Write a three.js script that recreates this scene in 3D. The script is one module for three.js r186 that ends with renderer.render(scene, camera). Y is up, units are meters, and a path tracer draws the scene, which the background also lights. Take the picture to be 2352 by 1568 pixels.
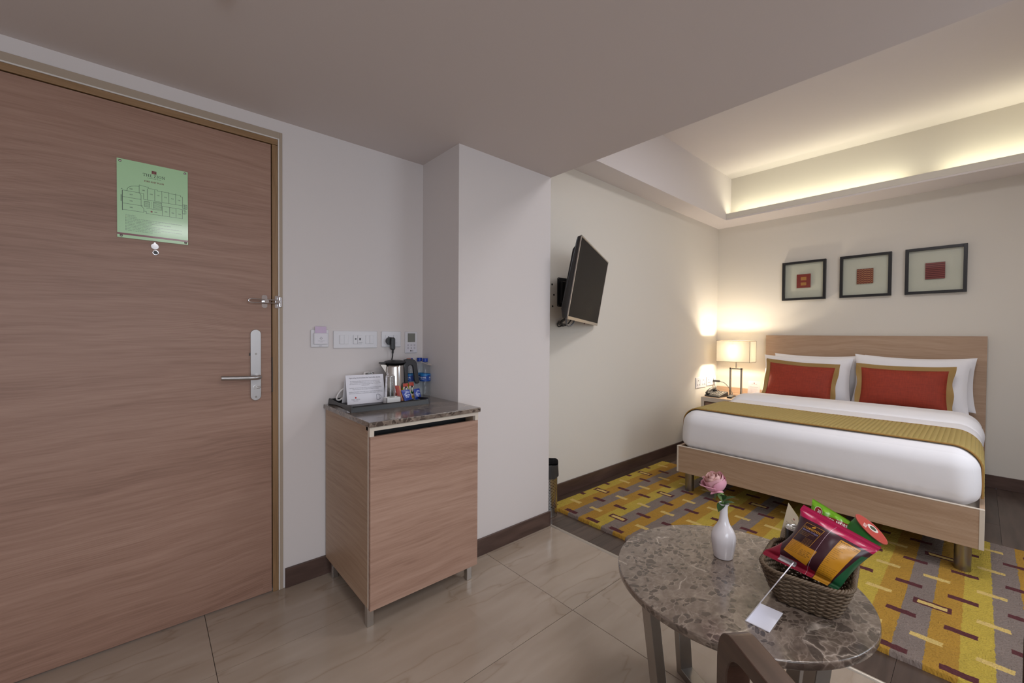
import * as THREE from 'three';
import { RoundedBoxGeometry } from 'three/addons/geometries/RoundedBoxGeometry.js';
import { RectAreaLightUniformsLib } from 'three/addons/lights/RectAreaLightUniformsLib.js';
import * as BGU from 'three/addons/utils/BufferGeometryUtils.js';

// ---------------------------------------------------------------- camera, light, exposure
const scene = new THREE.Scene();
const renderer = new THREE.WebGLRenderer({ antialias: true });
renderer.toneMapping = THREE.LinearToneMapping;
renderer.toneMappingExposure = 0.71;
renderer.shadowMap.enabled = true;
RectAreaLightUniformsLib.init();

const camera = new THREE.PerspectiveCamera(2 * Math.atan(784 / 949.466) * 180 / Math.PI, 1.5, 0.02, 60);
{
  const yaw = THREE.MathUtils.degToRad(41.4421), pitch = THREE.MathUtils.degToRad(-0.8942), roll = THREE.MathUtils.degToRad(0.37957);
  const F = new THREE.Vector3(Math.sin(yaw) * Math.cos(pitch), Math.sin(pitch), -Math.cos(yaw) * Math.cos(pitch));
  const R = new THREE.Vector3(Math.cos(yaw), 0, Math.sin(yaw)), U = new THREE.Vector3().crossVectors(R, F);
  const R2 = R.clone().multiplyScalar(Math.cos(roll)).addScaledVector(U, Math.sin(roll));
  const U2 = U.clone().multiplyScalar(Math.cos(roll)).addScaledVector(R, -Math.sin(roll));
  camera.quaternion.setFromRotationMatrix(new THREE.Matrix4().makeBasis(R2, U2, F.clone().negate()));
  camera.position.set(0, 1.2, 2.15713);
  scene.add(camera);
}
scene.background = new THREE.Color().setRGB(0.55, 0.68, 0.9);   // overcast daylight outside the windows

function areaLight(w, h, color, intensity, pos, target) {
  const l = new THREE.RectAreaLight(color, intensity, w, h);
  l.position.set(...pos); l.lookAt(...target); scene.add(l); return l;
}
const DAY = new THREE.Color().setRGB(0.86, 0.93, 1.0);
// daylight through the window behind the camera, and through the high window of the bed area
areaLight(2.3, 1.7, DAY, 5.0, [-0.75, 1.25, 4.52], [-0.75, -0.75, 0.9]);
areaLight(1.0, 1.3, DAY, 5.0, [2.55, 1.55, 3.32], [2.55, -0.6, 0]);

// ---------------------------------------------------------------- helpers
let seed = 12345;
const rnd = () => { seed = (seed * 1664525 + 1013904223) >>> 0; return seed / 4294967296; };
const V = (x, y, z) => new THREE.Vector3(x, y, z);
const used = new Map();
function numbered(n) { const k = used.get(n) || 0; used.set(n, k + 1); return k ? n + '_' + String(k).padStart(3, '0') : n; }
function thing(name, label, category, pos, group) {
  const o = new THREE.Group(); o.name = numbered(name); o.position.set(...pos); scene.add(o);
  o.userData = { label, category }; if (group) o.userData.group = group;
  return o;
}
function struct(name, label, pos = [0, 0, 0]) {
  const o = new THREE.Group(); o.name = numbered(name); o.position.set(...pos); scene.add(o);
  o.userData = { kind: 'structure', label, category: name.split('_')[0] }; return o;
}
const wp = new THREE.Vector3();
// adds a mesh whose geometry is given in world coordinates under a thing or a part
function part(name, geo, mat, parent, label) {
  const g = Array.isArray(geo) ? merge(geo) : geo;
  parent.updateWorldMatrix(true, false); wp.setFromMatrixPosition(parent.matrixWorld);
  g.translate(-wp.x, -wp.y, -wp.z);
  const m = new THREE.Mesh(g, mat); m.name = name; m.castShadow = m.receiveShadow = true;
  if (label) m.userData.label = label;
  parent.add(m); return m;
}
function merge(list) {
  const gs = list.map((g) => { const q = g.index ? g.toNonIndexed() : g; for (const k of Object.keys(q.attributes)) if (!['position', 'normal', 'uv'].includes(k)) q.deleteAttribute(k); return q; });
  return BGU.mergeGeometries(gs);
}
// box between two corners, edges rounded by r
function bx(x0, x1, y0, y1, z0, z1, r = 0) {
  const w = x1 - x0, h = y1 - y0, d = z1 - z0;
  const g = r > 0 ? new RoundedBoxGeometry(w, h, d, 2, Math.min(r, w / 2.01, h / 2.01, d / 2.01)) : new THREE.BoxGeometry(w, h, d);
  g.translate((x0 + x1) / 2, (y0 + y1) / 2, (z0 + z1) / 2);
  return g;
}
// uv in metres (divided by s), planar by face direction; swap turns the pattern by 90 degrees
function tuv(geo, s = 1, ou = 0, ov = 0, swap = false) {
  const g = geo.index ? geo.toNonIndexed() : geo, p = g.attributes.position, uv = new Float32Array(p.count * 2);
  const a = V(), b = V(), c = V();
  for (let i = 0; i < p.count; i += 3) {
    a.fromBufferAttribute(p, i); b.fromBufferAttribute(p, i + 1); c.fromBufferAttribute(p, i + 2);
    const n = b.clone().sub(a).cross(c.clone().sub(a)); const ax = Math.abs(n.x), ay = Math.abs(n.y), az = Math.abs(n.z);
    [a, b, c].forEach((q, k) => {
      let u, v;
      if (az >= ax && az >= ay) { u = q.x; v = q.y; } else if (ax >= ay) { u = q.z; v = q.y; } else { u = q.x; v = q.z; }
      if (swap) [u, v] = [v, u];
      uv[(i + k) * 2] = u / s + ou; uv[(i + k) * 2 + 1] = v / s + ov;
    });
  }
  g.setAttribute('uv', new THREE.BufferAttribute(uv, 2)); return g;
}
function cyl(x, y0, z, r0, h, r1 = r0, seg = 32) { const g = new THREE.CylinderGeometry(r1, r0, h, seg); g.translate(x, y0 + h / 2, z); return g; }
function lathe(prof, x, y, z, seg = 40) { const g = new THREE.LatheGeometry(prof.map(([r, h]) => new THREE.Vector2(r, h)), seg); g.translate(x, y, z); return g; }
function tube(pts, r, seg = 40, rs = 8, closed = false) { return new THREE.TubeGeometry(new THREE.CatmullRomCurve3(pts.map((p) => V(...p)), closed), seg, r, rs, closed); }
function rod(a, b, r, rs = 12) {
  const A = V(...a), B = V(...b), d = B.clone().sub(A), g = new THREE.CylinderGeometry(r, r, d.length(), rs);
  g.applyQuaternion(new THREE.Quaternion().setFromUnitVectors(V(0, 1, 0), d.clone().normalize())); g.translate(...A.add(B).multiplyScalar(0.5).toArray()); return g;
}
function disc(x, y, z, r, h, axis = 'z', seg = 24) { const g = new THREE.CylinderGeometry(r, r, h, seg); if (axis === 'z') g.rotateX(Math.PI / 2); if (axis === 'x') g.rotateZ(Math.PI / 2); g.translate(x, y, z); return g; }
function rrect(w, h, r) {
  const s = new THREE.Shape(), x = -w / 2, y = -h / 2; r = Math.min(r, w / 2 - 1e-4, h / 2 - 1e-4);
  s.moveTo(x + r, y); s.lineTo(x + w - r, y); s.absarc(x + w - r, y + r, r, -Math.PI / 2, 0); s.lineTo(x + w, y + h - r); s.absarc(x + w - r, y + h - r, r, 0, Math.PI / 2);
  s.lineTo(x + r, y + h); s.absarc(x + r, y + h - r, r, Math.PI / 2, Math.PI); s.lineTo(x, y + r); s.absarc(x + r, y + r, r, Math.PI, Math.PI * 1.5); return s;
}
function ext(shape, depth, bevel = 0, cs = 8) { return new THREE.ExtrudeGeometry(shape, { depth: depth - 2 * bevel, bevelEnabled: bevel > 0, bevelThickness: bevel, bevelSize: bevel, bevelOffset: -bevel, bevelSegments: 2, curveSegments: cs }).translate(0, 0, bevel); }
// grid surface from a function of u, v in 0..1
function surf(fn, nu, nv, flip = false) {
  const pos = [], uv = [], idx = [];
  for (let j = 0; j <= nv; j++) for (let i = 0; i <= nu; i++) { const p = fn(i / nu, j / nv); pos.push(p.x, p.y, p.z); uv.push(i / nu, j / nv); }
  for (let j = 0; j < nv; j++) for (let i = 0; i < nu; i++) { const a = j * (nu + 1) + i, b = a + 1, c = a + nu + 1, d = c + 1; if (flip) idx.push(a, c, b, b, c, d); else idx.push(a, b, c, b, d, c); }
  const g = new THREE.BufferGeometry(); g.setAttribute('position', new THREE.Float32BufferAttribute(pos, 3)); g.setAttribute('uv', new THREE.Float32BufferAttribute(uv, 2)); g.setIndex(idx); g.computeVertexNormals(); return g;
}
// periodic value noise
const HT = new Float32Array(65536); { let s = 987654321; for (let i = 0; i < 65536; i++) { s = (s * 1664525 + 1013904223) >>> 0; HT[i] = s / 4294967296; } }
const hsh = (x, y, k) => HT[((x * 73 + y * 1931 + k * 7919) & 65535)];
const mod = (a, n) => ((a % n) + n) % n;
function vn(x, y, px = 4096, py = 4096, k = 0) {
  const xi = Math.floor(x), yi = Math.floor(y), fx = x - xi, fy = y - yi, u = fx * fx * (3 - 2 * fx), v = fy * fy * (3 - 2 * fy);
  const x0 = mod(xi, px), x1 = mod(xi + 1, px), y0 = mod(yi, py), y1 = mod(yi + 1, py);
  const a = hsh(x0, y0, k), b = hsh(x1, y0, k), c = hsh(x0, y1, k), d = hsh(x1, y1, k);
  return a + (b - a) * u + (c - a) * v + (a - b - c + d) * u * v;
}
function fbm(x, y, px, py, oct, k = 0) { let s = 0, a = 0.5, n = 0; for (let o = 0; o < oct; o++) { s += a * vn(x, y, px, py, k + o * 13); n += a; x *= 2; y *= 2; px *= 2; py *= 2; a *= 0.5; } return s / n; }
const lerp = (a, b, t) => a + (b - a) * t, clamp = (t, a = 0, b = 1) => Math.min(b, Math.max(a, t)), sstep = (a, b, t) => { t = clamp((t - a) / (b - a)); return t * t * (3 - 2 * t); };
// colour map from linear rgb function
const enc = (c) => 255 * (c <= 0.0031308 ? 12.92 * c : 1.055 * Math.pow(c, 1 / 2.4) - 0.055);
function dtex(w, h, fn, srgb = true, wrap = true) {
  const d = new Uint8Array(w * h * 4);
  for (let j = 0; j < h; j++) for (let i = 0; i < w; i++) {
    const c = fn((i + 0.5) / w, (j + 0.5) / h), o = (j * w + i) * 4;
    if (srgb) { d[o] = enc(clamp(c[0])); d[o + 1] = enc(clamp(c[1])); d[o + 2] = enc(clamp(c[2])); } else { const q = 255 * clamp(c); d[o] = d[o + 1] = d[o + 2] = q; }
    d[o + 3] = 255;
  }
  const t = new THREE.DataTexture(d, w, h); if (srgb) t.colorSpace = THREE.SRGBColorSpace;
  t.magFilter = THREE.LinearFilter; t.minFilter = THREE.LinearMipmapLinearFilter; t.generateMipmaps = true;
  if (wrap) t.wrapS = t.wrapT = THREE.RepeatWrapping; t.needsUpdate = true; return t;
}
function ctex(w, h, draw) {
  const c = document.createElement('canvas'); c.width = w; c.height = h; draw(c.getContext('2d'), w, h);
  const t = new THREE.CanvasTexture(c); t.colorSpace = THREE.SRGBColorSpace; t.magFilter = THREE.LinearFilter; return t;
}
const rgb = (r, g, b) => new THREE.Color().setRGB(r, g, b);
const std = (c, rough = 0.6, o = {}) => new THREE.MeshStandardMaterial({ color: Array.isArray(c) ? rgb(...c) : c, roughness: rough, ...o });
const phy = (c, rough = 0.6, o = {}) => new THREE.MeshPhysicalMaterial({ color: Array.isArray(c) ? rgb(...c) : c, roughness: rough, ...o });
const mix3 = (a, b, t) => [lerp(a[0], b[0], t), lerp(a[1], b[1], t), lerp(a[2], b[2], t)];

// ---------------------------------------------------------------- materials
// pale ash laminate, grain along u; covers 2.4 m x 2.4 m
function woodTex(k, c0, c1, c2) {
  return dtex(1024, 2048, (u, v) => {
    const warp = fbm(u * 4, v * 6, 4, 6, 3, k) * 0.05 + fbm(u * 2, v * 2, 2, 2, 2, k + 5) * 0.06;
    const y = v + warp;
    const band = fbm(u * 2, y * 16, 2, 4096, 3, k + 21);
    const streak = fbm(u * 7, y * 210, 7, 4096, 3, k + 33);
    const fine = vn(u * 40, v * 900, 40, 900, k + 41);
    const lines = Math.pow(0.5 + 0.5 * Math.sin(6.2832 * (y * 330 + 5.5 * fbm(u * 3, v * 9, 3, 9, 2, k + 50))), 2);
    const amp = sstep(0.45, 0.72, fbm(u * 2, y * 9, 2, 4096, 2, k + 61));
    let t = 0.52 + 0.55 * (band - 0.5) + 0.62 * (streak - 0.5) + 0.30 * (fine - 0.5) - 0.34 * amp * (lines - 0.4);
    t = clamp(t);
    return t < 0.5 ? mix3(c0, c1, t * 2) : mix3(c1, c2, t * 2 - 1);
  });
}
const woodMap = woodTex(3, [0.265, 0.150, 0.105], [0.385, 0.235, 0.172], [0.475, 0.31, 0.235]);
const WOOD = std(0xffffff, 0.48, { map: woodMap });
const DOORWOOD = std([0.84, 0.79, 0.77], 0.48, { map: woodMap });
const bedWoodMap = woodTex(57, [0.335, 0.210, 0.130], [0.430, 0.290, 0.195], [0.50, 0.355, 0.25]);
const BEDWOOD = std(0xffffff, 0.45, { map: bedWoodMap });
const PALE = std([0.66, 0.58, 0.49], 0.5);
const FRAMEW = std(0xffffff, 0.5, { map: woodTex(91, [0.19, 0.105, 0.045], [0.27, 0.155, 0.07], [0.34, 0.2, 0.1]) });
const WALL = std([0.70, 0.650, 0.635], 0.85);
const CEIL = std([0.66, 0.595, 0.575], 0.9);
const CEIL_LIT = std([0.745, 0.695, 0.69], 0.9);  // same paint as CEIL, colour lightened to stand for brighter light up there
const CREAM = std([0.72, 0.68, 0.615], 0.85);
const BASEB = std(0xffffff, 0.35, { map: dtex(512, 256, (u, v) => { const t = fbm(u * 6, v * 40, 6, 40, 3, 77); return mix3([0.052, 0.030, 0.024], [0.125, 0.075, 0.06], t); }) });
const STEEL = std([0.62, 0.61, 0.60], 0.28, { metalness: 1 });
const BRUSHED = std([0.50, 0.49, 0.49], 0.36, { metalness: 1 });
const DSTEEL = std([0.36, 0.34, 0.32], 0.3, { metalness: 1 });
const CHROME = std([0.72, 0.72, 0.74], 0.1, { metalness: 1 });
const BLACK = std([0.018, 0.018, 0.02], 0.4);
const BLACKM = std([0.02, 0.02, 0.02], 0.75);
const WHITEP = std([0.72, 0.71, 0.74], 0.35);
const PAPER = std([0.80, 0.79, 0.80], 0.7);
// brown emperador marble, 0.8 m x 0.8 m
function voro(x, y, p, k) {
  const xi = Math.floor(x), yi = Math.floor(y); let f1 = 9, f2 = 9, id = 0;
  for (let j = -1; j <= 1; j++) for (let i = -1; i <= 1; i++) {
    const cx = mod(xi + i, p), cy = mod(yi + j, p), dx = xi + i + hsh(cx, cy, k) - x, dy = yi + j + hsh(cx, cy, k + 3) - y, d = Math.hypot(dx, dy);
    if (d < f1) { f2 = f1; f1 = d; id = hsh(cx, cy, k + 9); } else if (d < f2) f2 = d;
  }
  return [f1, f2, id];
}
const marbleMap = dtex(1280, 1280, (u, v) => {
  const n1 = fbm(u * 7, v * 7, 7, 7, 3, 5) - 0.5, n2 = fbm(u * 7, v * 7, 7, 7, 3, 29) - 0.5, h1 = fbm(u * 46, v * 46, 46, 46, 3, 37) - 0.5, h2 = fbm(u * 46, v * 46, 46, 46, 3, 59) - 0.5;
  const a = u + 0.075 * n1 + 0.016 * h1, b = v + 0.075 * n2 + 0.016 * h2;
  const zone = sstep(0.42, 0.58, fbm(u * 3, v * 3, 3, 3, 2, 97)), mot = fbm(u * 60, v * 90, 60, 90, 3, 11), cl = fbm(u * 9, v * 12, 9, 12, 4, 17);
  const r1 = voro(a * 17, b * 27, 4096, 2), r2 = voro(a * 38, b * 58, 4096, 11), r3 = voro(a * 5, b * 7, 4096, 19);
  const e1 = Math.exp(-17 * (r1[1] - r1[0])) * sstep(0.30, 0.62, fbm(u * 24, v * 24, 24, 24, 3, 41)), e2 = Math.exp(-13 * (r2[1] - r2[0])) * sstep(0.36, 0.66, fbm(u * 30, v * 30, 30, 30, 2, 53));
  const e3 = Math.exp(-60 * (r3[1] - r3[0])) * sstep(0.52, 0.64, fbm(u * 11, v * 11, 11, 11, 2, 71));
  let c = mix3([0.115, 0.084, 0.066], [0.245, 0.190, 0.150], clamp(0.42 + 1.1 * (mot - 0.5) + 1.2 * (cl - 0.5)));
  // dark stone fragments: large in one zone, small and elongated in the other
  const big = sstep(0.02, 0.14, r1[1] - r1[0]) * (r1[2] < 0.42 ? 1 : 0) * zone, small = sstep(0.10, 0.24, r2[1] - r2[0]) * (r2[2] < 0.30 ? 1 : 0) * (1 - 0.75 * zone);
  c = mix3(c, [0.066, 0.049, 0.040], 0.75 * big); c = mix3(c, [0.046, 0.030, 0.023], 0.85 * small);
  c = mix3(c, [0.35, 0.28, 0.23], clamp(0.85 * e1 * (0.4 + 0.6 * zone) + 0.6 * e2)); c = mix3(c, [0.52, 0.44, 0.37], clamp(e3));
  return c;
});
const MARBLE = phy(0xffffff, 0.24, { map: marbleMap, clearcoat: 0.7, clearcoatRoughness: 0.12 });
// ---------------------------------------------------------------- the setting
const XC1 = 1.207, XC2 = 1.893, ZC = 0.37, ZT = 0.085, XH = 5.084, YC = 2.182, YS = 2.468, YU = 2.95, XL = -2.3, ZB = 4.6, ZR = 3.4, XR = 1.893;
{ // floor of large beige tiles and dark planks
  const fl = struct('floor', 'beige marble-look tile floor meeting dark wood planks');
  const tileMap = dtex(1024, 512, (u, v) => {
    const a = u * 2 + v * 0.9, w = fbm(u * 4, v * 4, 4, 4, 4, 9);
    const cloud = fbm(u * 3 + 0.5 * w, v * 5, 3, 5, 5, 31), streak = fbm(u * 4 + 1.2 * v, v * 12 + 0.9 * w, 4096, 4096, 3, 47);
    const vein = Math.exp(-70 * Math.abs(fbm(u * 3 + v * 1.4, v * 6 - u * 1.0, 4096, 4096, 4, 63) - 0.5)) * sstep(0.4, 0.6, fbm(u * 3, v * 3, 3, 3, 2, 81));
    let c = mix3([0.335, 0.262, 0.20], [0.445, 0.368, 0.30], clamp(0.5 + 1.3 * (cloud - 0.5) + 0.6 * (streak - 0.5)));
    c = mix3(c, [0.26, 0.185, 0.127], clamp(vein * 0.55)); return c;
  });
  const TILE = std(0xffffff, 0.16, { map: tileMap });
  const GROUT = std([0.14, 0.11, 0.09], 0.9);
  part('grout_bed', bx(XL, 1.905, -0.06, -0.003, -0.02, ZB), GROUT, fl);
  for (let i = -3; i < 2; i++) for (let j = -1; j < 8; j++) {
    let x0 = 0.177 + 1.2115 * i, x1 = x0 + 1.2115, z0 = 0.397 + 0.6 * j, z1 = z0 + 0.6;
    x0 = Math.max(x0, XL); x1 = Math.min(x1, 1.897); z0 = Math.max(z0, -0.02); z1 = Math.min(z1, ZB); if (x1 - x0 < 0.03 || z1 - z0 < 0.03) continue;
    const g = tuv(bx(x0 + 0.0012, x1 - 0.0012, -0.03, 0, z0 + 0.0012, z1 - 0.0012), 1);
    const uv = g.attributes.uv; const ou = rnd(), ov = rnd(), fl2 = rnd() < 0.5 ? 1 : 1;
    for (let q = 0; q < uv.count; q++) uv.setXY(q, uv.getX(q) / 1.4 + ou, uv.getY(q) / 0.7 * fl2 + ov);
    part('tile', g, TILE, fl);
  }
  const plankTex = dtex(1024, 512, (u, v) => { const y = v + 0.03 * fbm(u * 3, v * 3, 3, 3, 3, 15), t = fbm(u * 5, y * 60, 5, 4096, 3, 19), s = fbm(u * 2, y * 12, 2, 4096, 2, 23); return mix3([0.040, 0.024, 0.018], [0.125, 0.080, 0.062], clamp(0.45 + 0.9 * (t - 0.5) + 0.7 * (s - 0.5))); });
  const PL = [0.85, 1, 1.15].map((k) => std(new THREE.Color(k, k, k), 0.3, { map: plankTex }));
  part('underlay', bx(1.905, XH, -0.06, -0.006, 0.0, ZR), BLACKM, fl);
  for (let j = 0; j < 24; j++) {
    const z0 = ZT + 0.145 * j, z1 = Math.min(z0 + 0.145, ZR); let x = 1.91 - 1.2 * ((j * 0.37) % 1);
    if (z1 - z0 < 0.02) continue;
    while (x < XH) { const a = Math.max(1.915, x), b = Math.min(XH, x + 1.2); x += 1.2; if (b - a < 0.03) continue; const g = tuv(bx(a + 0.0006, b - 0.0006, -0.012, 0, z0 + 0.0006, z1 - 0.0006), 1.2, rnd(), rnd()); part('plank', g, PL[Math.floor(rnd() * 3)], fl); }
  }
  const trim = struct('trim_1', 'pale metal threshold strip between tiles and planks');
  const s = new THREE.Shape(); s.moveTo(-0.011, 0); s.quadraticCurveTo(0, 0.012, 0.011, 0);
  part('threshold_strip', new THREE.ExtrudeGeometry(s, { depth: ZB - 0.384, bevelEnabled: false }).translate(1.907, 0, 0.382), std([0.55, 0.5, 0.43], 0.4, { metalness: 0.6 }), trim);
}
{ // walls
  const DX0 = -0.507, DX1 = 0.474, DY = 2.127;
  const wd = struct('wall_door', 'grey-white painted wall around the entrance door');
  part('paint', [bx(XL, DX0, 0, YC + 0.05, -0.2, 0), bx(DX1, XC1, 0, YC + 0.05, -0.2, 0), bx(DX0, DX1, DY, YC + 0.05, -0.2, 0), bx(DX0, DX1, 0, DY, -0.25, -0.2)], WALL, wd);
  const wc = struct('wall_column', 'square painted column beside the mini cabinet');
  part('paint', bx(XC1, XC2, 0, YC + 0.05, -0.2, ZC), WALL, wc);
  const wt = struct('wall_television', 'cream painted wall behind the television');
  part('paint', bx(XC2, XH + 0.2, 0, 3.1, -0.2, ZT), CREAM, wt);
  const hole = std([0.02, 0.018, 0.015], 0.9);
  for (const [x, y] of [[2.215, 1.571], [2.235, 1.496], [2.222, 1.412]]) part('screw_hole', disc(x, y, ZT + 0.001, 0.007, 0.003), hole, wt);
  const wh = struct('wall_head', 'cream painted wall behind the headboard');
  part('paint', bx(XH, XH + 0.2, 0, 3.1, ZT, ZR + 0.2), CREAM, wh);
  const wl = struct('wall_left', 'painted side wall left of the entrance door');
  part('paint', bx(XL - 0.2, XL, 0, YC + 0.05, -0.2, ZB + 0.2), WALL, wl);
  const wb = struct('wall_back', 'painted wall with the large window behind the camera');
  const W = [-1.95, 0.45, 0.35, 2.1];
  part('paint', [bx(XL, W[0], 0, YC + 0.05, ZB, ZB + 0.2), bx(W[1], XR + 0.2, 0, YC + 0.05, ZB, ZB + 0.2), bx(W[0], W[1], 0, W[2], ZB, ZB + 0.2), bx(W[0], W[1], W[3], YC + 0.05, ZB, ZB + 0.2)], WALL, wb);
  const GLASS = phy([1, 1, 1], 0.02, { transmission: 1, thickness: 0, ior: 1.45 });
  const wf = std([0.5, 0.5, 0.5], 0.4);
  const win = (n, x0, x1, y0, y1, z, label) => {
    const o = struct(n, label);
    part('window_frame', [bx(x0, x0 + 0.05, y0, y1, z + 0.05, z + 0.11), bx(x1 - 0.05, x1, y0, y1, z + 0.05, z + 0.11), bx(x0, x1, y0, y0 + 0.05, z + 0.05, z + 0.11), bx(x0, x1, y1 - 0.05, y1, z + 0.05, z + 0.11), bx((x0 + x1) / 2 - 0.025, (x0 + x1) / 2 + 0.025, y0, y1, z + 0.05, z + 0.11)], wf, o);
    part('pane', bx(x0 + 0.05, (x0 + x1) / 2 - 0.025, y0 + 0.05, y1 - 0.05, z + 0.078, z + 0.082), GLASS, o);
    part('pane', bx((x0 + x1) / 2 + 0.025, x1 - 0.05, y0 + 0.05, y1 - 0.05, z + 0.078, z + 0.082), GLASS, o);
  };
  win('window_1', W[0], W[1], W[2], W[3], ZB, 'large window behind the camera');
  const wr = struct('wall_right', 'painted wall right of the bed with a high window');
  const Q = [2.0, 3.1, 0.85, 2.25];
  part('paint', [bx(XR, Q[0], 0, YU, ZR, ZR + 0.2), bx(Q[1], XH, 0, 3.1, ZR, ZR + 0.2), bx(Q[0], Q[1], 0, Q[2], ZR, ZR + 0.2), bx(Q[0], Q[1], Q[3], 3.1, ZR, ZR + 0.2), bx(XR, XR + 0.2, 0, 3.1, ZR + 0.2, ZB + 0.2)], WALL, wr);
  win('window_2', Q[0], Q[1], Q[2], Q[3], ZR, 'high window right of the bed');
  // ceiling: low entrance slab, soffit, recess with light cove
  const ce = struct('ceiling', 'low entrance ceiling and raised bedroom ceiling with light cove');
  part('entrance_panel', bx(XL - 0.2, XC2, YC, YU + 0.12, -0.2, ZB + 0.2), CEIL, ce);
    part('soffit', [bx(XC2, XH, YS, YU + 0.12, ZT, 0.297), bx(XC2, XH, YS, YU + 0.12, ZR - 0.35, ZR)], CEIL_LIT, ce);
  part('cove_ledge', bx(4.75, XH, YS, YS + 0.015, 0.297, ZR - 0.35), CEIL_LIT, ce);
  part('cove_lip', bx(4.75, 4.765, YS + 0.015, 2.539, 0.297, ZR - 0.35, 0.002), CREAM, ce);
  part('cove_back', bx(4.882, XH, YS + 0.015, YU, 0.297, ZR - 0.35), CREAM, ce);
  part('recess_panel', bx(XC2, XH + 0.2, YU, YU + 0.12, 0.297, ZR - 0.35), CEIL_LIT, ce);
  // baseboards
  const bb = (n, label, list) => { const o = struct(n, label); for (const b of list) part('board', tuv(bx(...b, 0.002), 0.8, rnd(), rnd()), BASEB, o); };
  bb('baseboard_door', 'dark brown baseboard beside the entrance door', [[0.482, XC1 - 0.012, 0, 0.092, 0, 0.012], [XL, DX0 - 0.005, 0, 0.092, 0, 0.012]]);
  bb('baseboard_column', 'dark brown baseboard around the column', [[XC1 - 0.012, XC2, 0, 0.092, ZC, ZC + 0.012], [XC1 - 0.012, XC1, 0, 0.092, 0.012, ZC], [XC2, XC2 + 0.012, 0, 0.092, ZT + 0.012, ZC + 0.012]]);
  bb('baseboard_television', 'dark brown baseboard under the television wall', [[XC2 + 0.012, XH - 0.012, 0, 0.092, ZT, ZT + 0.012]]);
  bb('baseboard_head', 'dark brown baseboard on the headboard wall', [[XH - 0.012, XH, 0, 0.102, ZT, ZR]]);
  // cove battens
  const GL = std([0.9, 0.85, 0.65], 0.5, { emissive: rgb(1, 0.92, 0.62), emissiveIntensity: 2.2 });
  [[0.32, 1.74], [1.9, 3.03]].forEach(([a, b], i) => {
    const o = thing('cove_light_batten', i ? 'cove light tube behind the ceiling lip, nearer end' : 'cove light tube behind the ceiling lip beside the corner', 'light', [4.79, YS + 0.015, (a + b) / 2], 'cove light tubes');
    part('housing', bx(4.77, 4.81, YS + 0.015, YS + 0.035, a, b), std([0.7, 0.7, 0.7], 0.5), o);
    part('tube', rod([4.79, YS + 0.045, a + 0.02], [4.79, YS + 0.045, b - 0.02], 0.011), GL, o);
    areaLight(0.03, b - a - 0.05, rgb(0.99, 0.95, 0.68), 29, [4.79, YS + 0.0575, (a + b) / 2], [4.79, 5, (a + b) / 2]).rotation.set(Math.PI / 2, 0, 0);
  });
}
// added unseen fill panels that brighten bed and table: one in the raised ceiling, one in the low ceiling behind the camera
for (const [x, z, y, k, label] of [[2.75, 2.05, YU, 25, 'added square fill light in the raised ceiling above the rug'], [0.35, 2.95, YC, 26, 'added square fill light in the low ceiling behind the camera']]) {
  const o = thing('added_light_panel', label, 'light', [x, y, z], 'added fill light panels'), a = 0.33, b = 0.3;
  part('panel_frame', [bx(x - a, x + a, y - 0.02, y, z - a, z - b), bx(x - a, x + a, y - 0.02, y, z + b, z + a), bx(x - a, x - b, y - 0.02, y, z - b, z + b), bx(x + b, x + a, y - 0.02, y, z - b, z + b)], WHITEP, o);
  part('diffuser', bx(x - b, x + b, y - 0.012, y - 0.002, z - b, z + b), std([0.8, 0.8, 0.8], 0.5, { emissive: rgb(1, 0.96, 0.93), emissiveIntensity: 3 }), o);
  areaLight(0.58, 0.58, rgb(0.97, 0.955, 0.98), k, [x, y - 0.016, z], [x, 0, z]).rotation.set(-Math.PI / 2, 0, 0);
}
{ // small ceiling detector at the top edge of the picture
  const o = thing('ceiling_detector', 'small white round detector on the low ceiling', 'detector', [0.165, YC, 0.715]);
  part('base', disc(0.165, YC - 0.004, 0.715, 0.03, 0.008, 'y'), WHITEP, o);
  part('dome', lathe([[0.0001, -0.02], [0.012, -0.018], [0.018, -0.01], [0.019, 0]], 0.165, YC - 0.008, 0.715), WHITEP, o);
}
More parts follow.
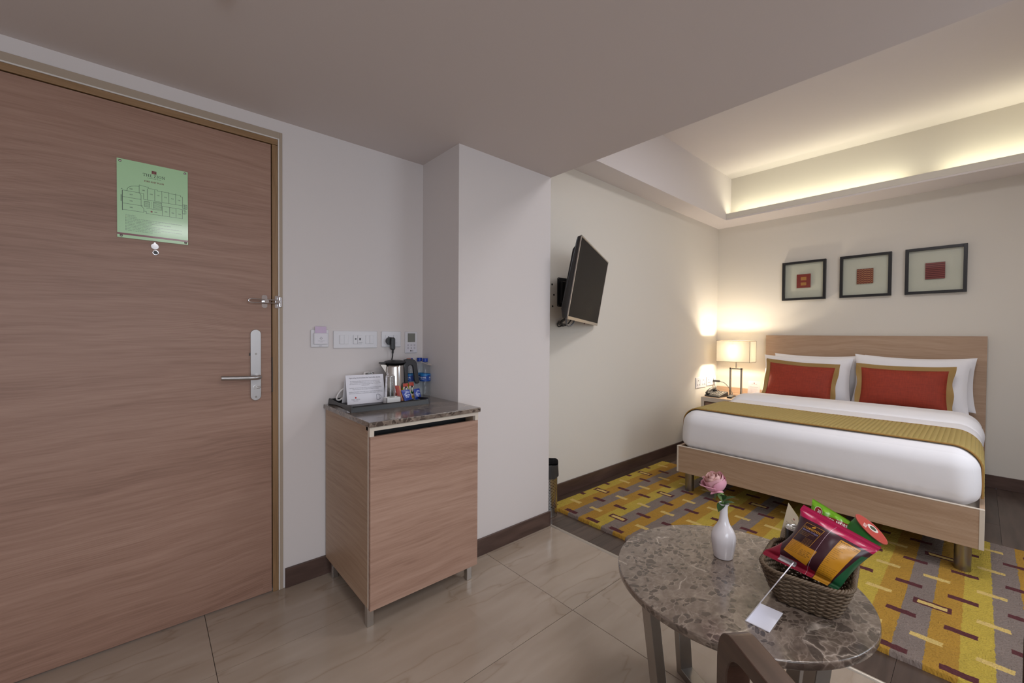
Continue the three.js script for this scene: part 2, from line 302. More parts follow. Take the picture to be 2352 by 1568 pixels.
// ---------------------------------------------------------------- entrance door
{
  const d = struct('door_1', 'pale wood laminate entrance door with lever handle', [-0.02, 0, 0]);
  const X0 = -0.463, X1 = 0.4285, YT = 2.062;
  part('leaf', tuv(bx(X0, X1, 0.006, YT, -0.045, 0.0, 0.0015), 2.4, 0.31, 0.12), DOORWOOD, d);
  // brown frame, white bead and beige casing
  const fr = part('door_frame', [tuv(bx(X1 + 0.0035, 0.456, 0, 2.064, -0.12, 0.003, 0.002), 2.4, 0, 0, true), tuv(bx(-0.49, X0 - 0.0035, 0, 2.064, -0.12, 0.003, 0.002), 2.4, 0, 0, true), tuv(bx(-0.49, 0.456, 2.0655, 2.091, -0.12, 0.003, 0.002), 2.4)], FRAMEW, d, 'brown wooden door frame');
  const CAS = std([0.40, 0.32, 0.245], 0.6), BEAD = std([0.68, 0.64, 0.60], 0.5);
  part('bead', [bx(0.456, 0.4615, 0, 2.097, -0.1, 0.006, 0.002), bx(-0.4955, -0.49, 0, 2.097, -0.1, 0.006, 0.002), bx(-0.49, 0.456, 2.091, 2.097, -0.1, 0.006, 0.002)], BEAD, fr);
  part('casing', [bx(0.4615, 0.4745, 0, 2.126, -0.1, 0.004, 0.001), bx(-0.507, -0.4955, 0, 2.126, -0.1, 0.004, 0.001), bx(-0.4955, 0.4615, 2.097, 2.126, -0.1, 0.004, 0.001)], CAS, fr);
  part('strike_plate', bx(0.4292, 0.4325, 0.93, 1.09, -0.03, 0.0038), BLACKM, d);
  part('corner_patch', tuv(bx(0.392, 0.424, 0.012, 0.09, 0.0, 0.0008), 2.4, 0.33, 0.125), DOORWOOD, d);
  // lever handle on a long plate
  const pl = part('handle_plate', ext(rrect(0.041, 0.318, 0.0205), 0.009, 0.0015, 12).translate(0.3655, 1.058, 0), BRUSHED, d, 'brushed steel lock plate with rounded ends');
  part('lever', [tube([[0.372, 1.006, 0.006], [0.372, 1.006, 0.035], [0.371, 1.006, 0.05], [0.36, 1.006, 0.0585], [0.33, 1.0065, 0.06], [0.27, 1.009, 0.06], [0.232, 1.011, 0.06]], 0.0098, 60, 14), disc(0.2325, 1.011, 0.06, 0.0098, 0.002, 'x')], BRUSHED, pl, 'round steel lever');
  part('collar', disc(0.372, 1.006, 0.0105, 0.014, 0.006), BRUSHED, pl);
  part('thumb_turn', [disc(0.366, 0.958, 0.011, 0.0105, 0.006), bx(0.366, 0.381, 0.953, 0.963, 0.009, 0.019, 0.003)], STEEL, pl);
  for (const y of [1.108, 0.915]) part('screw', [disc(0.3655, y, 0.0095, 0.0045, 0.002), disc(0.3655, y, 0.0105, 0.002, 0.001)], DSTEEL, pl);
  part('lock_snib', bx(0.341, 0.345, 1.10, 1.112, 0, 0.006), BLACK, pl);
  // swing bar guard
  const gd = part('door_guard', [ext(rrect(0.022, 0.058, 0.008), 0.003, 0, 6).translate(0.401, 1.345, 0), bx(0.393, 0.405, 1.339, 1.351, 0.003, 0.02, 0.002), disc(0.405, 1.345, 0.021, 0.009, 0.012)], CHROME, d, 'chrome swing bar door guard');
  part('swing_bar', tube([[0.455, 1.352, 0.022], [0.40, 1.352, 0.024], [0.345, 1.3525, 0.026], [0.336, 1.348, 0.026], [0.336, 1.342, 0.026], [0.345, 1.3375, 0.026], [0.40, 1.338, 0.024], [0.455, 1.338, 0.022]], 0.0028, 80, 8), CHROME, gd);
  part('hinge_plate', [ext(rrect(0.022, 0.056, 0.005), 0.003, 0, 6).translate(0.452, 1.345, 0.006), rod([0.458, 1.325, 0.018], [0.458, 1.365, 0.018], 0.006), bx(0.438, 0.462, 1.338, 1.352, 0.012, 0.026, 0.003), bx(0.462, 0.470, 1.322, 1.368, 0.006, 0.016, 0.002)], CHROME, gd);
  // peephole with its swivel cover
  const ph = part('peephole', lathe([[0.0055, 0.0], [0.0055, 0.004], [0.009, 0.005], [0.0105, 0.003], [0.0105, 0]], 0, 0, 0).rotateX(Math.PI / 2).translate(0.027, 1.515, 0.0), CHROME, d);
  part('lens', disc(0.027, 1.515, 0.001, 0.0055, 0.003), BLACK, ph);
  part('cover', [disc(0.025, 1.5385, 0.004, 0.0115, 0.003), disc(0.025, 1.5515, 0.003, 0.003, 0.004)], CHROME, ph);
}
{ // fire exit plan
  const tex = ctex(840, 1184, (c, w, h) => {
    c.fillStyle = '#b2dbab'; c.fillRect(0, 0, w, h);
    c.textAlign = 'center';
    c.fillStyle = '#6a2a2c'; c.fillRect(396, 96, 56, 46); c.strokeStyle = '#b98a80'; c.lineWidth = 3; c.beginPath(); c.moveTo(402, 136); c.quadraticCurveTo(424, 100, 446, 108); c.moveTo(410, 138); c.lineTo(440, 118); c.stroke();
    c.fillStyle = '#22332b'; c.font = '56px serif'; c.fillText('THE ZION', 424, 196);
    c.font = 'italic 18px serif'; c.fillText('A Select Stay House', 424, 222);
    c.fillStyle = '#6a2420'; c.font = 'bold 32px sans-serif'; c.fillText('FIRE EXIT PLAN', 424, 284);
    c.strokeStyle = '#25382f'; c.fillStyle = '#25382f'; c.lineWidth = 4;
    const P = (pts, close) => { c.beginPath(); pts.forEach(([x, y], i) => (i ? c.lineTo(x, y) : c.moveTo(x, y))); if (close) c.closePath(); c.stroke(); };
    P([[60, 470], [60, 760], [300, 760], [300, 740], [330, 740], [330, 770], [770, 770], [770, 690], [800, 690], [800, 540], [772, 540], [772, 420], [745, 420], [745, 400], [600, 400], [600, 392], [460, 392], [460, 378], [356, 378], [356, 360], [330, 360], [250, 350]]);
    c.beginPath(); c.moveTo(110, 470); c.quadraticCurveTo(110, 380, 250, 372); c.stroke();
    P([[60, 470], [250, 470]]); P([[60, 568], [270, 568]]); P([[60, 664], [290, 664]]); P([[250, 350], [250, 470], [270, 500], [270, 664], [300, 700], [300, 740]]);
    P([[300, 470], [300, 560], [350, 560], [770, 560]]); for (const x of [344, 430, 516, 600, 684]) P([[x, 384], [x, 560]]);
    P([[250, 470], [300, 470]]); P([[520, 620], [790, 620]]); for (const x of [520, 610, 690, 770]) P([[x, 620], [x, 770]]);
    P([[330, 690], [520, 690]]); c.lineWidth = 3; for (let i = 0; i < 6; i++) { P([[310, 590 + 14 * i], [366, 590 + 14 * i]]); P([[416, 580 + 16 * i], [512, 580 + 16 * i]]); } c.strokeRect(308, 586, 60, 84); c.strokeRect(414, 576, 100, 100);
    c.setLineDash([10, 8]); P([[392, 580], [392, 690]]); c.setLineDash([]);
    for (let i = 0; i < 5; i++) P([[774, 548 + 14 * i], [826, 548 + 14 * i]]); c.strokeRect(772, 540, 56, 66); c.strokeRect(772, 640, 44, 44);
    c.lineWidth = 7; P([[60, 470], [60, 770]]); P([[46, 450], [60, 450]]); P([[46, 540], [46, 640]]);
    c.font = 'bold 21px sans-serif'; for (const [t, x, y] of [['108', 156, 440], ['107', 156, 526], ['106', 156, 622], ['105', 156, 720], ['109', 296, 430], ['110', 388, 470], ['111', 472, 470], ['112', 558, 480], ['114', 642, 484], ['115', 728, 490], ['104', 440, 740], ['103', 565, 706], ['102', 648, 710], ['101', 732, 712]]) c.fillText(t, x, y);
    c.fillStyle = '#7a2a28'; c.beginPath(); c.arc(392, 732, 12, 0, 7); c.fill();
    c.textAlign = 'left'; c.font = '18px sans-serif'; c.fillStyle = '#33493f';
    ['In case of fire:', 'You are here', 'Call the reception by dialing extension 9, provide clear information and location of incident', 'Locate your closest exit and escape in safe way', 'Identify all available exits on emergency evacuation plan below', 'Do not use elevators in case of fire', 'Follow exit arrows to reach nearest protected stair and proceed to Ground Level area', 'Prevent any door from being opened by smoke', 'If you cannot reach any safe exit, return to your room and wait rescue assistance', 'Place a wet towel at the base of your room door', 'Switch on signal via the internal call'].forEach((t, i) => { c.fillStyle = i === 1 ? '#7a2a28' : '#33493f'; if (i) { c.beginPath(); c.arc(97, 834 + i * 23, 5, 0, 7); c.fill(); } c.fillStyle = '#33493f'; c.fillText(t, i ? 114 : 92, 840 + i * 23, 650); });
    c.fillStyle = '#7a3440'; c.fillRect(0, 1112, w, 28);
  });
  const o = thing('fire_exit_plan', 'pale green fire exit plan sign screwed to the entrance door', 'sign', [0.023, 1.559, 0.001]);
  const b = part('panel', bx(-0.082, 0.128, 1.5595, 1.8555, 0.001, 0.004), std([0.34, 0.57, 0.33], 0.2), o);
  part('print', new THREE.PlaneGeometry(0.21, 0.296).translate(0.023, 1.7075, 0.0044), phy(0xffffff, 0.3, { map: tex, clearcoat: 0.5, clearcoatRoughness: 0.1 }), o);
  for (const [x, y] of [[-0.073, 1.847], [0.119, 1.847], [-0.071, 1.567], [0.12, 1.567]]) part('screw', lathe([[0.0001, 0.003], [0.003, 0.0025], [0.0045, 0.001], [0.0045, 0]], 0, 0, 0, 16).rotateX(Math.PI / 2).translate(x, y, 0.0044), DSTEEL, o);
}
// ---------------------------------------------------------------- mini cabinet
{
  const o = thing('mini_cabinet', 'small wood laminate cabinet with marble top beside the column', 'cabinet', [0.93, 0, 0.28]);
  const X0 = 0.662, X1 = 1.199, Y0 = 0.09, Y1 = 0.829;
  part('body', [tuv(bx(X0, X0 + 0.018, Y0, Y1, 0.016, 0.536), 2.4, 0.2, 0.5), tuv(bx(X1 - 0.018, X1, Y0, Y1, 0.016, 0.536), 2.4), tuv(bx(X0 + 0.018, X1 - 0.018, Y0, Y0 + 0.018, 0.016, 0.53), 2.4), tuv(bx(X0 + 0.018, X1 - 0.018, Y0, Y1, 0.016, 0.03), 2.4)], BEDWOOD, o, 'warm brown side panels');
  part('edge_strip', [bx(X0, X0 + 0.018, Y0, Y1, 0.536, 0.5375), bx(X1 - 0.018, X1, Y0, Y1, 0.536, 0.5375), bx(X0, X1, 0.812, Y1, 0.52, 0.556), bx(X0, X0 + 0.018, 0.789, 0.812, 0.5375, 0.556), bx(X1 - 0.018, X1, 0.789, 0.812, 0.5375, 0.556)], PALE, o, 'pale edge banding');
  part('recess', bx(X0 + 0.018, X1 - 0.018, 0.74, 0.812, 0.46, 0.475), BLACK, o);
  part('cabinet_door', tuv(bx(X0 + 0.002, X1 - 0.002, Y0 - 0.004, 0.788, 0.539, 0.557, 0.0015), 2.4, 0.05, 0.72), WOOD, o, 'pinkish laminate door with horizontal grain');
  part('marble_top', tuv(bx(0.655, 1.2055, 0.829, 0.85, 0.003, 0.568, 0.003), 0.8), MARBLE, o, 'polished brown marble top');
  for (const [x, z] of [[0.682, 0.505], [1.178, 0.505], [0.69, 0.06], [1.17, 0.06]]) part('leg', bx(x - 0.014, x + 0.014, 0, Y0, z - 0.014, z + 0.014, 0.003), STEEL, o);
}
// ---------------------------------------------------------------- switches on the door wall
function plate(name, label, x0, x1, y0, y1, cat = 'switch', z = 0, mat = WHITEP) {
  const o = thing(name, label, cat, [(x0 + x1) / 2, y0, z]);
  part('faceplate', bx(x0, x1, y0, y1, z, z + 0.009, 0.003), mat, o); return o;
}
{
  const k = plate('key_card_switch', 'white key card switch holding a lilac card', 0.596, 0.679, 1.134, 1.2195);
  part('slot_housing', bx(0.607, 0.672, 1.149, 1.2035, 0.009, 0.02, 0.003), WHITEP, k);
  part('print', new THREE.PlaneGeometry(0.06, 0.05).translate(0.6395, 1.176, 0.0204), std(0xffffff, 0.4, { map: ctex(240, 200, (c) => { c.fillStyle = '#dedbe2'; c.fillRect(0, 0, 240, 200); c.strokeStyle = '#6a6670'; c.lineWidth = 4; c.beginPath(); c.moveTo(108, 70); c.lineTo(132, 70); c.lineTo(132, 92); c.lineTo(146, 92); c.lineTo(120, 118); c.lineTo(94, 92); c.lineTo(108, 92); c.closePath(); c.stroke(); c.fillStyle = '#77737c'; c.font = '15px sans-serif'; c.textAlign = 'center'; c.fillText('INSERT CARD FOR', 120, 150); c.fillText('POWER', 120, 170); }) }), k);
  part('print', new THREE.PlaneGeometry(0.02, 0.006).translate(0.6395, 1.1405, 0.0094), std(0xffffff, 0.4, { map: ctex(80, 24, (c) => { c.fillStyle = '#dedbe2'; c.fillRect(0, 0, 80, 24); c.fillStyle = '#333'; c.font = 'bold 17px sans-serif'; c.textAlign = 'center'; c.fillText('anchor', 40, 18); }) }), k);
  const card = thing('key_card', 'lilac key card standing in the switch by the entrance door', 'key card', [0.639, 1.19, 0.015]);
  part('card', bx(0.6125, 0.666, 1.2036, 1.236, 0.013, 0.0145, 0.0005), std([0.60, 0.47, 0.63], 0.4), card);
  const s = plate('switch_panel', 'long white switch panel between key card switch and kettle socket', 0.702, 0.929, 1.127, 1.2155);
  for (const [a, b, t] of [[0.731, 0.753, 2], [0.754, 0.777, -2], [0.8, 0.8215, 2], [0.8225, 0.845, 2], [0.865, 0.886, 0], [0.887, 0.907, 0]]) part('rocker', bx(a, b, 1.149, 1.1935, 0.007, 0.0125 + t * 0.0008, 0.0015), WHITEP, s);
  part('icon', disc(0.811, 1.1745, 0.0142, 0.0045, 0.0006), std([0.15, 0.15, 0.16], 0.5), s);
  part('icon', [bx(0.83, 0.838, 1.168, 1.18, 0.0139, 0.0144), bx(0.826, 0.846, 1.1565, 1.158, 0.0139, 0.0144)], std([0.08, 0.08, 0.09], 0.5), s);
  const so = plate('socket_plate', 'white socket plate with the black kettle plug', 0.954, 1.066, 1.13, 1.2155, 'socket');
  part('socket', bx(0.975, 1.018, 1.148, 1.195, 0.008, 0.0115, 0.002), WHITEP, so);
  part('rocker', bx(1.021, 1.043, 1.152, 1.195, 0.008, 0.013, 0.0015), WHITEP, so);
  part('pin_hole', disc(0.993, 1.186, 0.0117, 0.003, 0.001), BLACK, so);
  const th = plate('thermostat', 'white air conditioning controller with grey display', 1.093, 1.168, 1.094, 1.2155, 'controller');
  part('display', bx(1.108, 1.1535, 1.157, 1.2055, 0.0085, 0.0105), phy([0.20, 0.205, 0.18], 0.25, { clearcoat: 0.4 }), th);
  part('print', new THREE.PlaneGeometry(0.066, 0.05).translate(1.1305, 1.1235, 0.0096), std(0xffffff, 0.4, { map: ctex(264, 200, (c) => { c.fillStyle = '#dcd9e0'; c.fillRect(0, 0, 264, 200); c.strokeStyle = '#8b8791'; c.lineWidth = 4; for (const [x, y] of [[50, 40], [130, 40], [210, 40], [50, 106], [210, 106]]) { c.beginPath(); c.arc(x, y, 18, 0, 7); c.stroke(); c.strokeRect(x - 5, y - 5, 10, 10); } c.fillStyle = '#222'; c.beginPath(); c.arc(130, 106, 11, 0, 7); c.fill(); c.beginPath(); c.arc(118, 168, 15, 0, 7); c.fill(); c.font = 'bold 32px sans-serif'; c.fillText('LG', 138, 180); }) }), th);
}
{ // plug and cable of the kettle
  const o = thing('power_plug', 'black angled plug and cable hanging from the kettle socket', 'plug', [1.0, 1.05, 0.03]);
  part('plug_body', [disc(0.995, 1.163, 0.022, 0.021, 0.02), ext(rrect(0.024, 0.07, 0.011), 0.022, 0.005, 6).translate(1.0045, 1.148, 0.024)], BLACK, o);
  part('strain_relief', rod([1.007, 1.118, 0.033], [1.007, 1.096, 0.031], 0.0055), BLACK, o);
  part('cable', tube([[1.007, 1.10, 0.032], [1.007, 1.08, 0.03], [1.003, 1.055, 0.026], [1.001, 1.03, 0.022], [1.0, 0.95, 0.02], [0.998, 0.89, 0.022]], 0.0034, 40), BLACK, o);
}
// ---------------------------------------------------------------- tray and what stands on it
const TY = 0.8565;   // tray floor
{
  const o = thing('serving_tray', 'black plastic serving tray on the marble cabinet top', 'tray', [0.873, 0.85, 0.162]);
  const X0 = 0.681, X1 = 1.066, Z0 = 0.014, Z1 = 0.312;
  part('tray_floor', bx(X0 + 0.012, X1 - 0.012, 0.8505, 0.856, Z0 + 0.012, Z1 - 0.012, 0.002), BLACK, o);
  // flared rim; the two short ends dip in the middle
  const wallS = (A, B, nrm, dip) => surf((u, v) => {
    const h = dip ? 0.030 - 0.014 * Math.pow(Math.sin(Math.PI * u), 1.5) * 0.5 : 0.026;
    const lift = dip ? 0.012 * Math.sin(Math.PI * u) : 0;
    const p = V(...A).lerp(V(...B), u); const t = v < 0.5 ? v * 2 : 2 - v * 2, th = v < 0.5 ? 0 : 0.004;
    return V(p.x + nrm[0] * (0.014 - 0.010 * t - th), 0.8502 + lift * (1 - t) * 0 + h * t + (1 - t) * (dip ? lift : 0), p.z + nrm[1] * (0.014 - 0.010 * t - th));
  }, 24, 8);
  const RM = std([0.025, 0.025, 0.027], 0.38, { side: THREE.DoubleSide });
  part('rim', [wallS([X0, 0, Z0], [X1, 0, Z0], [0, -0.5], false), wallS([X1, 0, Z1], [X0, 0, Z1], [0, 0.5], false), wallS([X0, 0, Z1], [X0, 0, Z0], [-0.5, 0], true), wallS([X1, 0, Z0], [X1, 0, Z1], [0.5, 0], true), ...[[X0, Z0], [X1, Z0], [X0, Z1], [X1, Z1]].map(([x, z]) => cyl(x, 0.8502, z, 0.007, 0.027, 0.003, 12))], RM, o);
}
{ // tent card
  const tex = ctex(960, 680, (c, w, h) => {
    c.fillStyle = '#e6e4ec'; c.fillRect(0, 0, w, h); c.fillStyle = '#3c3a48'; c.textAlign = 'center';
    c.font = 'bold 38px serif'; c.fillText('Operating Instructions for Tea/Coffee Kettle', w / 2, 84, 800);
    c.font = '26px serif';
    ['The kettle should filled with water above the minimum water', 'level. The kettle should be used to heat water only. Hot water', 'can be poured in cup as required and milk, sugar, tea bag/coffee', 'sachet be added.'].forEach((t, i) => c.fillText(t, w / 2, 158 + 33 * i, 830));
    ['CAUTION: DO NOT USE THE KETTLE TO HEAT ANYTHING OTHER', 'THAN WATER AS THE ELEMENT IS LIABLE TO BURST'].forEach((t, i) => c.fillText(t, w / 2, 318 + 33 * i, 830));
    ['Supplies of Tea/coffee sachets, Milk Powder, Sugar for free and additional', 'items to your requirement complimentary will be charged as per actuals'].forEach((t, i) => c.fillText(t, w / 2, 408 + 33 * i, 850));
    c.fillStyle = '#c23a34'; c.beginPath(); c.arc(212, 530, 20, 0, 7); c.fill(); c.fillStyle = '#66546a'; c.font = '44px serif'; c.fillText('THE ZION', 210, 592); c.font = '18px serif'; c.fillText('HOTEL & SPA', 210, 618);
    c.strokeStyle = '#38354a'; c.lineWidth = 8; c.beginPath(); c.moveTo(740, 500); c.lineTo(740, 610); c.quadraticCurveTo(770, 634, 806, 606); c.lineTo(800, 492); c.quadraticCurveTo(768, 476, 740, 500); c.moveTo(806, 500); c.quadraticCurveTo(872, 510, 846, 570); c.quadraticCurveTo(834, 600, 806, 604); c.stroke();
  });
  const o = thing('tent_card', 'white tent card with printed kettle instructions on the tray', 'card', [0.82, TY, 0.1]);
  const f = (a, b, c, d, m, n) => part(n, surf((u, v) => V(...a).lerp(V(...b), u).lerp(V(...d).lerp(V(...c), u), v), 6, 6), m, o);
  const P2 = std(0xffffff, 0.7, { map: tex, side: THREE.DoubleSide }), PW = std([0.78, 0.74, 0.76], 0.8, { side: THREE.DoubleSide });
  f([0.7245, TY, 0.138], [0.9105, TY, 0.154], [0.9195, 0.994, 0.103], [0.7285, 0.996, 0.098], P2, 'front_face');
  f([0.9095, TY, 0.07], [0.7255, TY, 0.058], [0.7285, 0.9955, 0.0968], [0.9195, 0.9935, 0.1018], PW, 'back_face');
}
{ // electric kettle
  const kx = 0.985, kz = 0.104;
  const o = thing('electric_kettle', 'stainless steel electric kettle with black handle on the tray', 'kettle', [kx, TY, kz]);
  part('power_base', lathe([[0.0001, 0], [0.066, 0], [0.068, 0.004], [0.064, 0.014], [0.058, 0.018], [0.0001, 0.018]], kx, TY, kz), BLACK, o);
  part('body', lathe([[0.0001, 0.02], [0.053, 0.02], [0.0545, 0.024], [0.055, 0.05], [0.0535, 0.11], [0.0505, 0.17], [0.0495, 0.192], [0.0001, 0.192]], kx, TY, kz, 64), std([0.66, 0.65, 0.63], 0.12, { metalness: 1 }), o, 'polished steel body');
  part('foot_ring', lathe([[0.0545, 0.019], [0.0565, 0.02], [0.0565, 0.028], [0.055, 0.03]], kx, TY, kz), BLACK, o);
  const sh = new THREE.Shape(); sh.moveTo(0, 0); sh.lineTo(-0.034, 0.052); sh.lineTo(0, 0.052);
  part('spout', ext(sh, 0.03, 0.003).translate(-0.046, 0.135, -0.015).rotateY(-0.25).translate(kx, TY, kz), std([0.5, 0.46, 0.42], 0.2, { metalness: 1 }), o);
  part('lid', [lathe([[0.0001, 0.207], [0.03, 0.2065], [0.05, 0.203], [0.058, 0.196], [0.0585, 0.191], [0.0001, 0.191]], kx, TY, kz), bx(kx - 0.085, kx - 0.04, TY + 0.19, TY + 0.198, kz - 0.014, kz + 0.014, 0.004)], BLACK, o);
  const hs = new THREE.Shape(); hs.moveTo(0.048, 0.198); hs.lineTo(0.048, 0.207); hs.quadraticCurveTo(0.06, 0.214, 0.09, 0.21); hs.quadraticCurveTo(0.11, 0.207, 0.115, 0.185); hs.lineTo(0.13, 0.085); hs.quadraticCurveTo(0.128, 0.076, 0.11, 0.077); hs.lineTo(0.104, 0.09); hs.lineTo(0.095, 0.165); hs.quadraticCurveTo(0.092, 0.177, 0.08, 0.178); hs.quadraticCurveTo(0.068, 0.177, 0.067, 0.165); hs.lineTo(0.067, 0.06); hs.lineTo(0.052, 0.056); hs.lineTo(0.046, 0.12);
  const HB = std([0.03, 0.03, 0.034], 0.32);
  const hd = part('handle', ext(hs, 0.028, 0.004, 10).translate(0, 0, -0.014).rotateY(-0.22).translate(kx, TY, kz), HB, o, 'black D-shaped handle');
  part('lid_button', bx(kx + 0.062, kx + 0.084, TY + 0.2085, TY + 0.2145, kz + 0.009, kz + 0.022, 0.002), std([0.35, 0.14, 0.08], 0.4), hd);
}
{ // inverted glass tumbler behind the tent card, white cup and its handle
  const GL = phy([0.97, 0.98, 0.97], 0.03, { transmission: 1, thickness: 0.002, ior: 1.48 });
  const g1 = [[0.0001, 0.1345], [0.024, 0.1345], [0.0265, 0.131], [0.0325, 0.0], [0.0305, 0.0], [0.0245, 0.127], [0.0001, 0.127]];
  const a = thing('glass_tumbler', 'clear upturned glass tumbler just left of the kettle', 'glass', [0.872, TY, 0.058]);
  part('glass', lathe(g1.map(([r, h]) => [r, h * 1.1]), 0.866, TY, 0.05), GL, a);
  const b = thing('glass_tumbler', 'clear upturned glass tumbler between tent card and kettle', 'glass', [0.905, TY, 0.15]);
  part('glass', lathe(g1.map(([r, h]) => [r * 0.85, h]), 0.925, TY, 0.178), GL, b);
  const CER = phy([0.80, 0.76, 0.74], 0.25, { clearcoat: 0.5 });
  const cup = thing('tea_cup', 'white cup behind the tent card showing its loop handle', 'cup', [0.775, TY, 0.052]);
  part('bowl', lathe([[0.0001, 0.002], [0.02, 0.0], [0.024, 0.004], [0.03, 0.03], [0.036, 0.075], [0.034, 0.076], [0.028, 0.03], [0.0001, 0.01]], 0.775, TY, 0.052), CER, cup);
  part('handle', tube([[0.742, TY + 0.072, 0.052], [0.724, TY + 0.062, 0.052], [0.706, TY + 0.036, 0.052], [0.703, TY + 0.02, 0.052], [0.714, TY + 0.014, 0.052], [0.726, TY + 0.02, 0.052], [0.748, TY + 0.03, 0.052]], 0.0045, 40), CER, cup);
  const dish = thing('sachet_holder', 'low white ceramic box in front of the kettle', 'holder', [0.915, TY, 0.226]);
  const DW = phy([0.78, 0.77, 0.76], 0.3, { clearcoat: 0.4 });
  part('wall', [bx(0.878, 0.954, TY, TY + 0.004, 0.196, 0.238, 0.001), bx(0.878, 0.954, TY, 0.887, 0.234, 0.238, 0.001), bx(0.878, 0.954, TY, 0.887, 0.196, 0.2, 0.001), bx(0.878, 0.882, TY, 0.887, 0.196, 0.238, 0.001), bx(0.95, 0.954, TY, 0.887, 0.196, 0.238, 0.001)], DW, dish);
  const sp = thing('tea_spoon', 'steel teaspoon lying before the tent card on the tray', 'spoon', [0.86, TY, 0.21]);
  part('bowl', new THREE.SphereGeometry(0.011, 16, 10).scale(1.3, 0.25, 0.9).translate(0.862, TY + 0.004, 0.252), CHROME, sp);
  part('handle', rod([0.85, TY + 0.004, 0.251], [0.76, TY + 0.003, 0.24], 0.0022, 8), CHROME, sp);
}
{ // sachets
  const sachet = (label, corners, map, bulge, grp) => {
    const [a, b, c, d] = corners.map((p) => V(...p));
    const n = b.clone().sub(a).cross(d.clone().sub(a)).normalize();
    const o = thing('drink_sachet', label, 'sachet', [(corners[0][0] + corners[1][0]) / 2, corners[0][1], corners[0][2]], grp);
    const f = (s) => surf((u, v) => a.clone().lerp(b, u).lerp(d.clone().lerp(c, u), v).addScaledVector(n, s * (0.0004 + bulge * Math.pow(Math.sin(Math.PI * u) * Math.sin(Math.PI * clamp((v - 0.06) / 0.88)), 0.6))), 14, 14, s < 0);
    part('printed_face', f(1), std(0xffffff, 0.35, { map }), o); part('rear_face', f(-1), std([0.5, 0.5, 0.55], 0.4), o);
  };
  const T = (draw) => ctex(200, 260, draw);
  const red = T((c) => { c.fillStyle = '#a5301c'; c.fillRect(0, 0, 200, 260); c.fillStyle = '#d4a23a'; c.fillRect(150, 0, 20, 260); });
  const yel = T((c) => { c.fillStyle = '#a8a61c'; c.fillRect(0, 0, 200, 260); c.fillStyle = '#c9bf48'; c.fillRect(0, 150, 200, 110); c.fillStyle = '#d9952a'; c.fillRect(30, 190, 60, 60); });
  const cof = T((c) => { c.fillStyle = '#d9c9c0'; c.fillRect(0, 0, 200, 260); c.fillStyle = '#b43a24'; c.fillRect(0, 0, 200, 60); c.fillStyle = '#17130f'; c.beginPath(); c.arc(100, 118, 70, 0, 7); c.fill(); c.fillStyle = '#c9cdbe'; c.beginPath(); c.arc(106, 118, 38, 0, 7); c.fill(); c.fillStyle = '#2d7a3a'; c.fillRect(20, 150, 60, 24); c.fillStyle = '#c8952c'; c.fillRect(60, 210, 90, 40); });
  const blu = T((c) => { c.fillStyle = '#1d3c9c'; c.fillRect(0, 0, 200, 260); c.strokeStyle = '#d5dcf2'; c.lineWidth = 9; for (let i = 0; i < 5; i++) { c.beginPath(); c.arc(120, 150, 24 + i * 20, 0.4 + i, 2.6 + i * 0.9); c.stroke(); } c.fillStyle = '#dfe5f5'; c.font = 'bold 54px sans-serif'; c.fillText('milk', 60, 150); });
  const y0 = TY + 0.001;
  sachet('red drink sachet leaning at the kettle foot', [[0.966, y0, 0.178], [0.992, y0, 0.192], [0.984, y0 + 0.075, 0.17], [0.96, y0 + 0.078, 0.158]], red, 0.002, 'sachets on the tray');
  sachet('yellow-green tea sachet standing behind the blue sachets', [[0.984, y0, 0.165], [1.052, y0, 0.165], [1.05, y0 + 0.082, 0.15], [0.984, y0 + 0.08, 0.15]], yel, 0.002, 'sachets on the tray');
  sachet('coffee sachet with red top, left of two', [[1.001, y0 + 0.006, 0.18], [1.03, y0 + 0.006, 0.18], [1.03, y0 + 0.086, 0.162], [1.002, y0 + 0.084, 0.162]], cof, 0.003, 'sachets on the tray');
  sachet('coffee sachet with red top, right of two', [[1.038, y0 + 0.004, 0.178], [1.066, y0 + 0.004, 0.174], [1.064, y0 + 0.088, 0.16], [1.036, y0 + 0.088, 0.162]], cof, 0.003, 'sachets on the tray');
  sachet('blue milk powder sachet, left one, tilted', [[0.99, y0, 0.207], [1.035, y0 + 0.004, 0.203], [1.024, y0 + 0.056, 0.188], [0.976, y0 + 0.054, 0.192]], blu, 0.004, 'sachets on the tray');
  sachet('blue milk powder sachet, right one, upright', [[1.052, y0, 0.205], [1.09, y0 + 0.002, 0.198], [1.086, y0 + 0.056, 0.184], [1.047, y0 + 0.055, 0.19]], blu, 0.004, 'sachets on the tray');
}
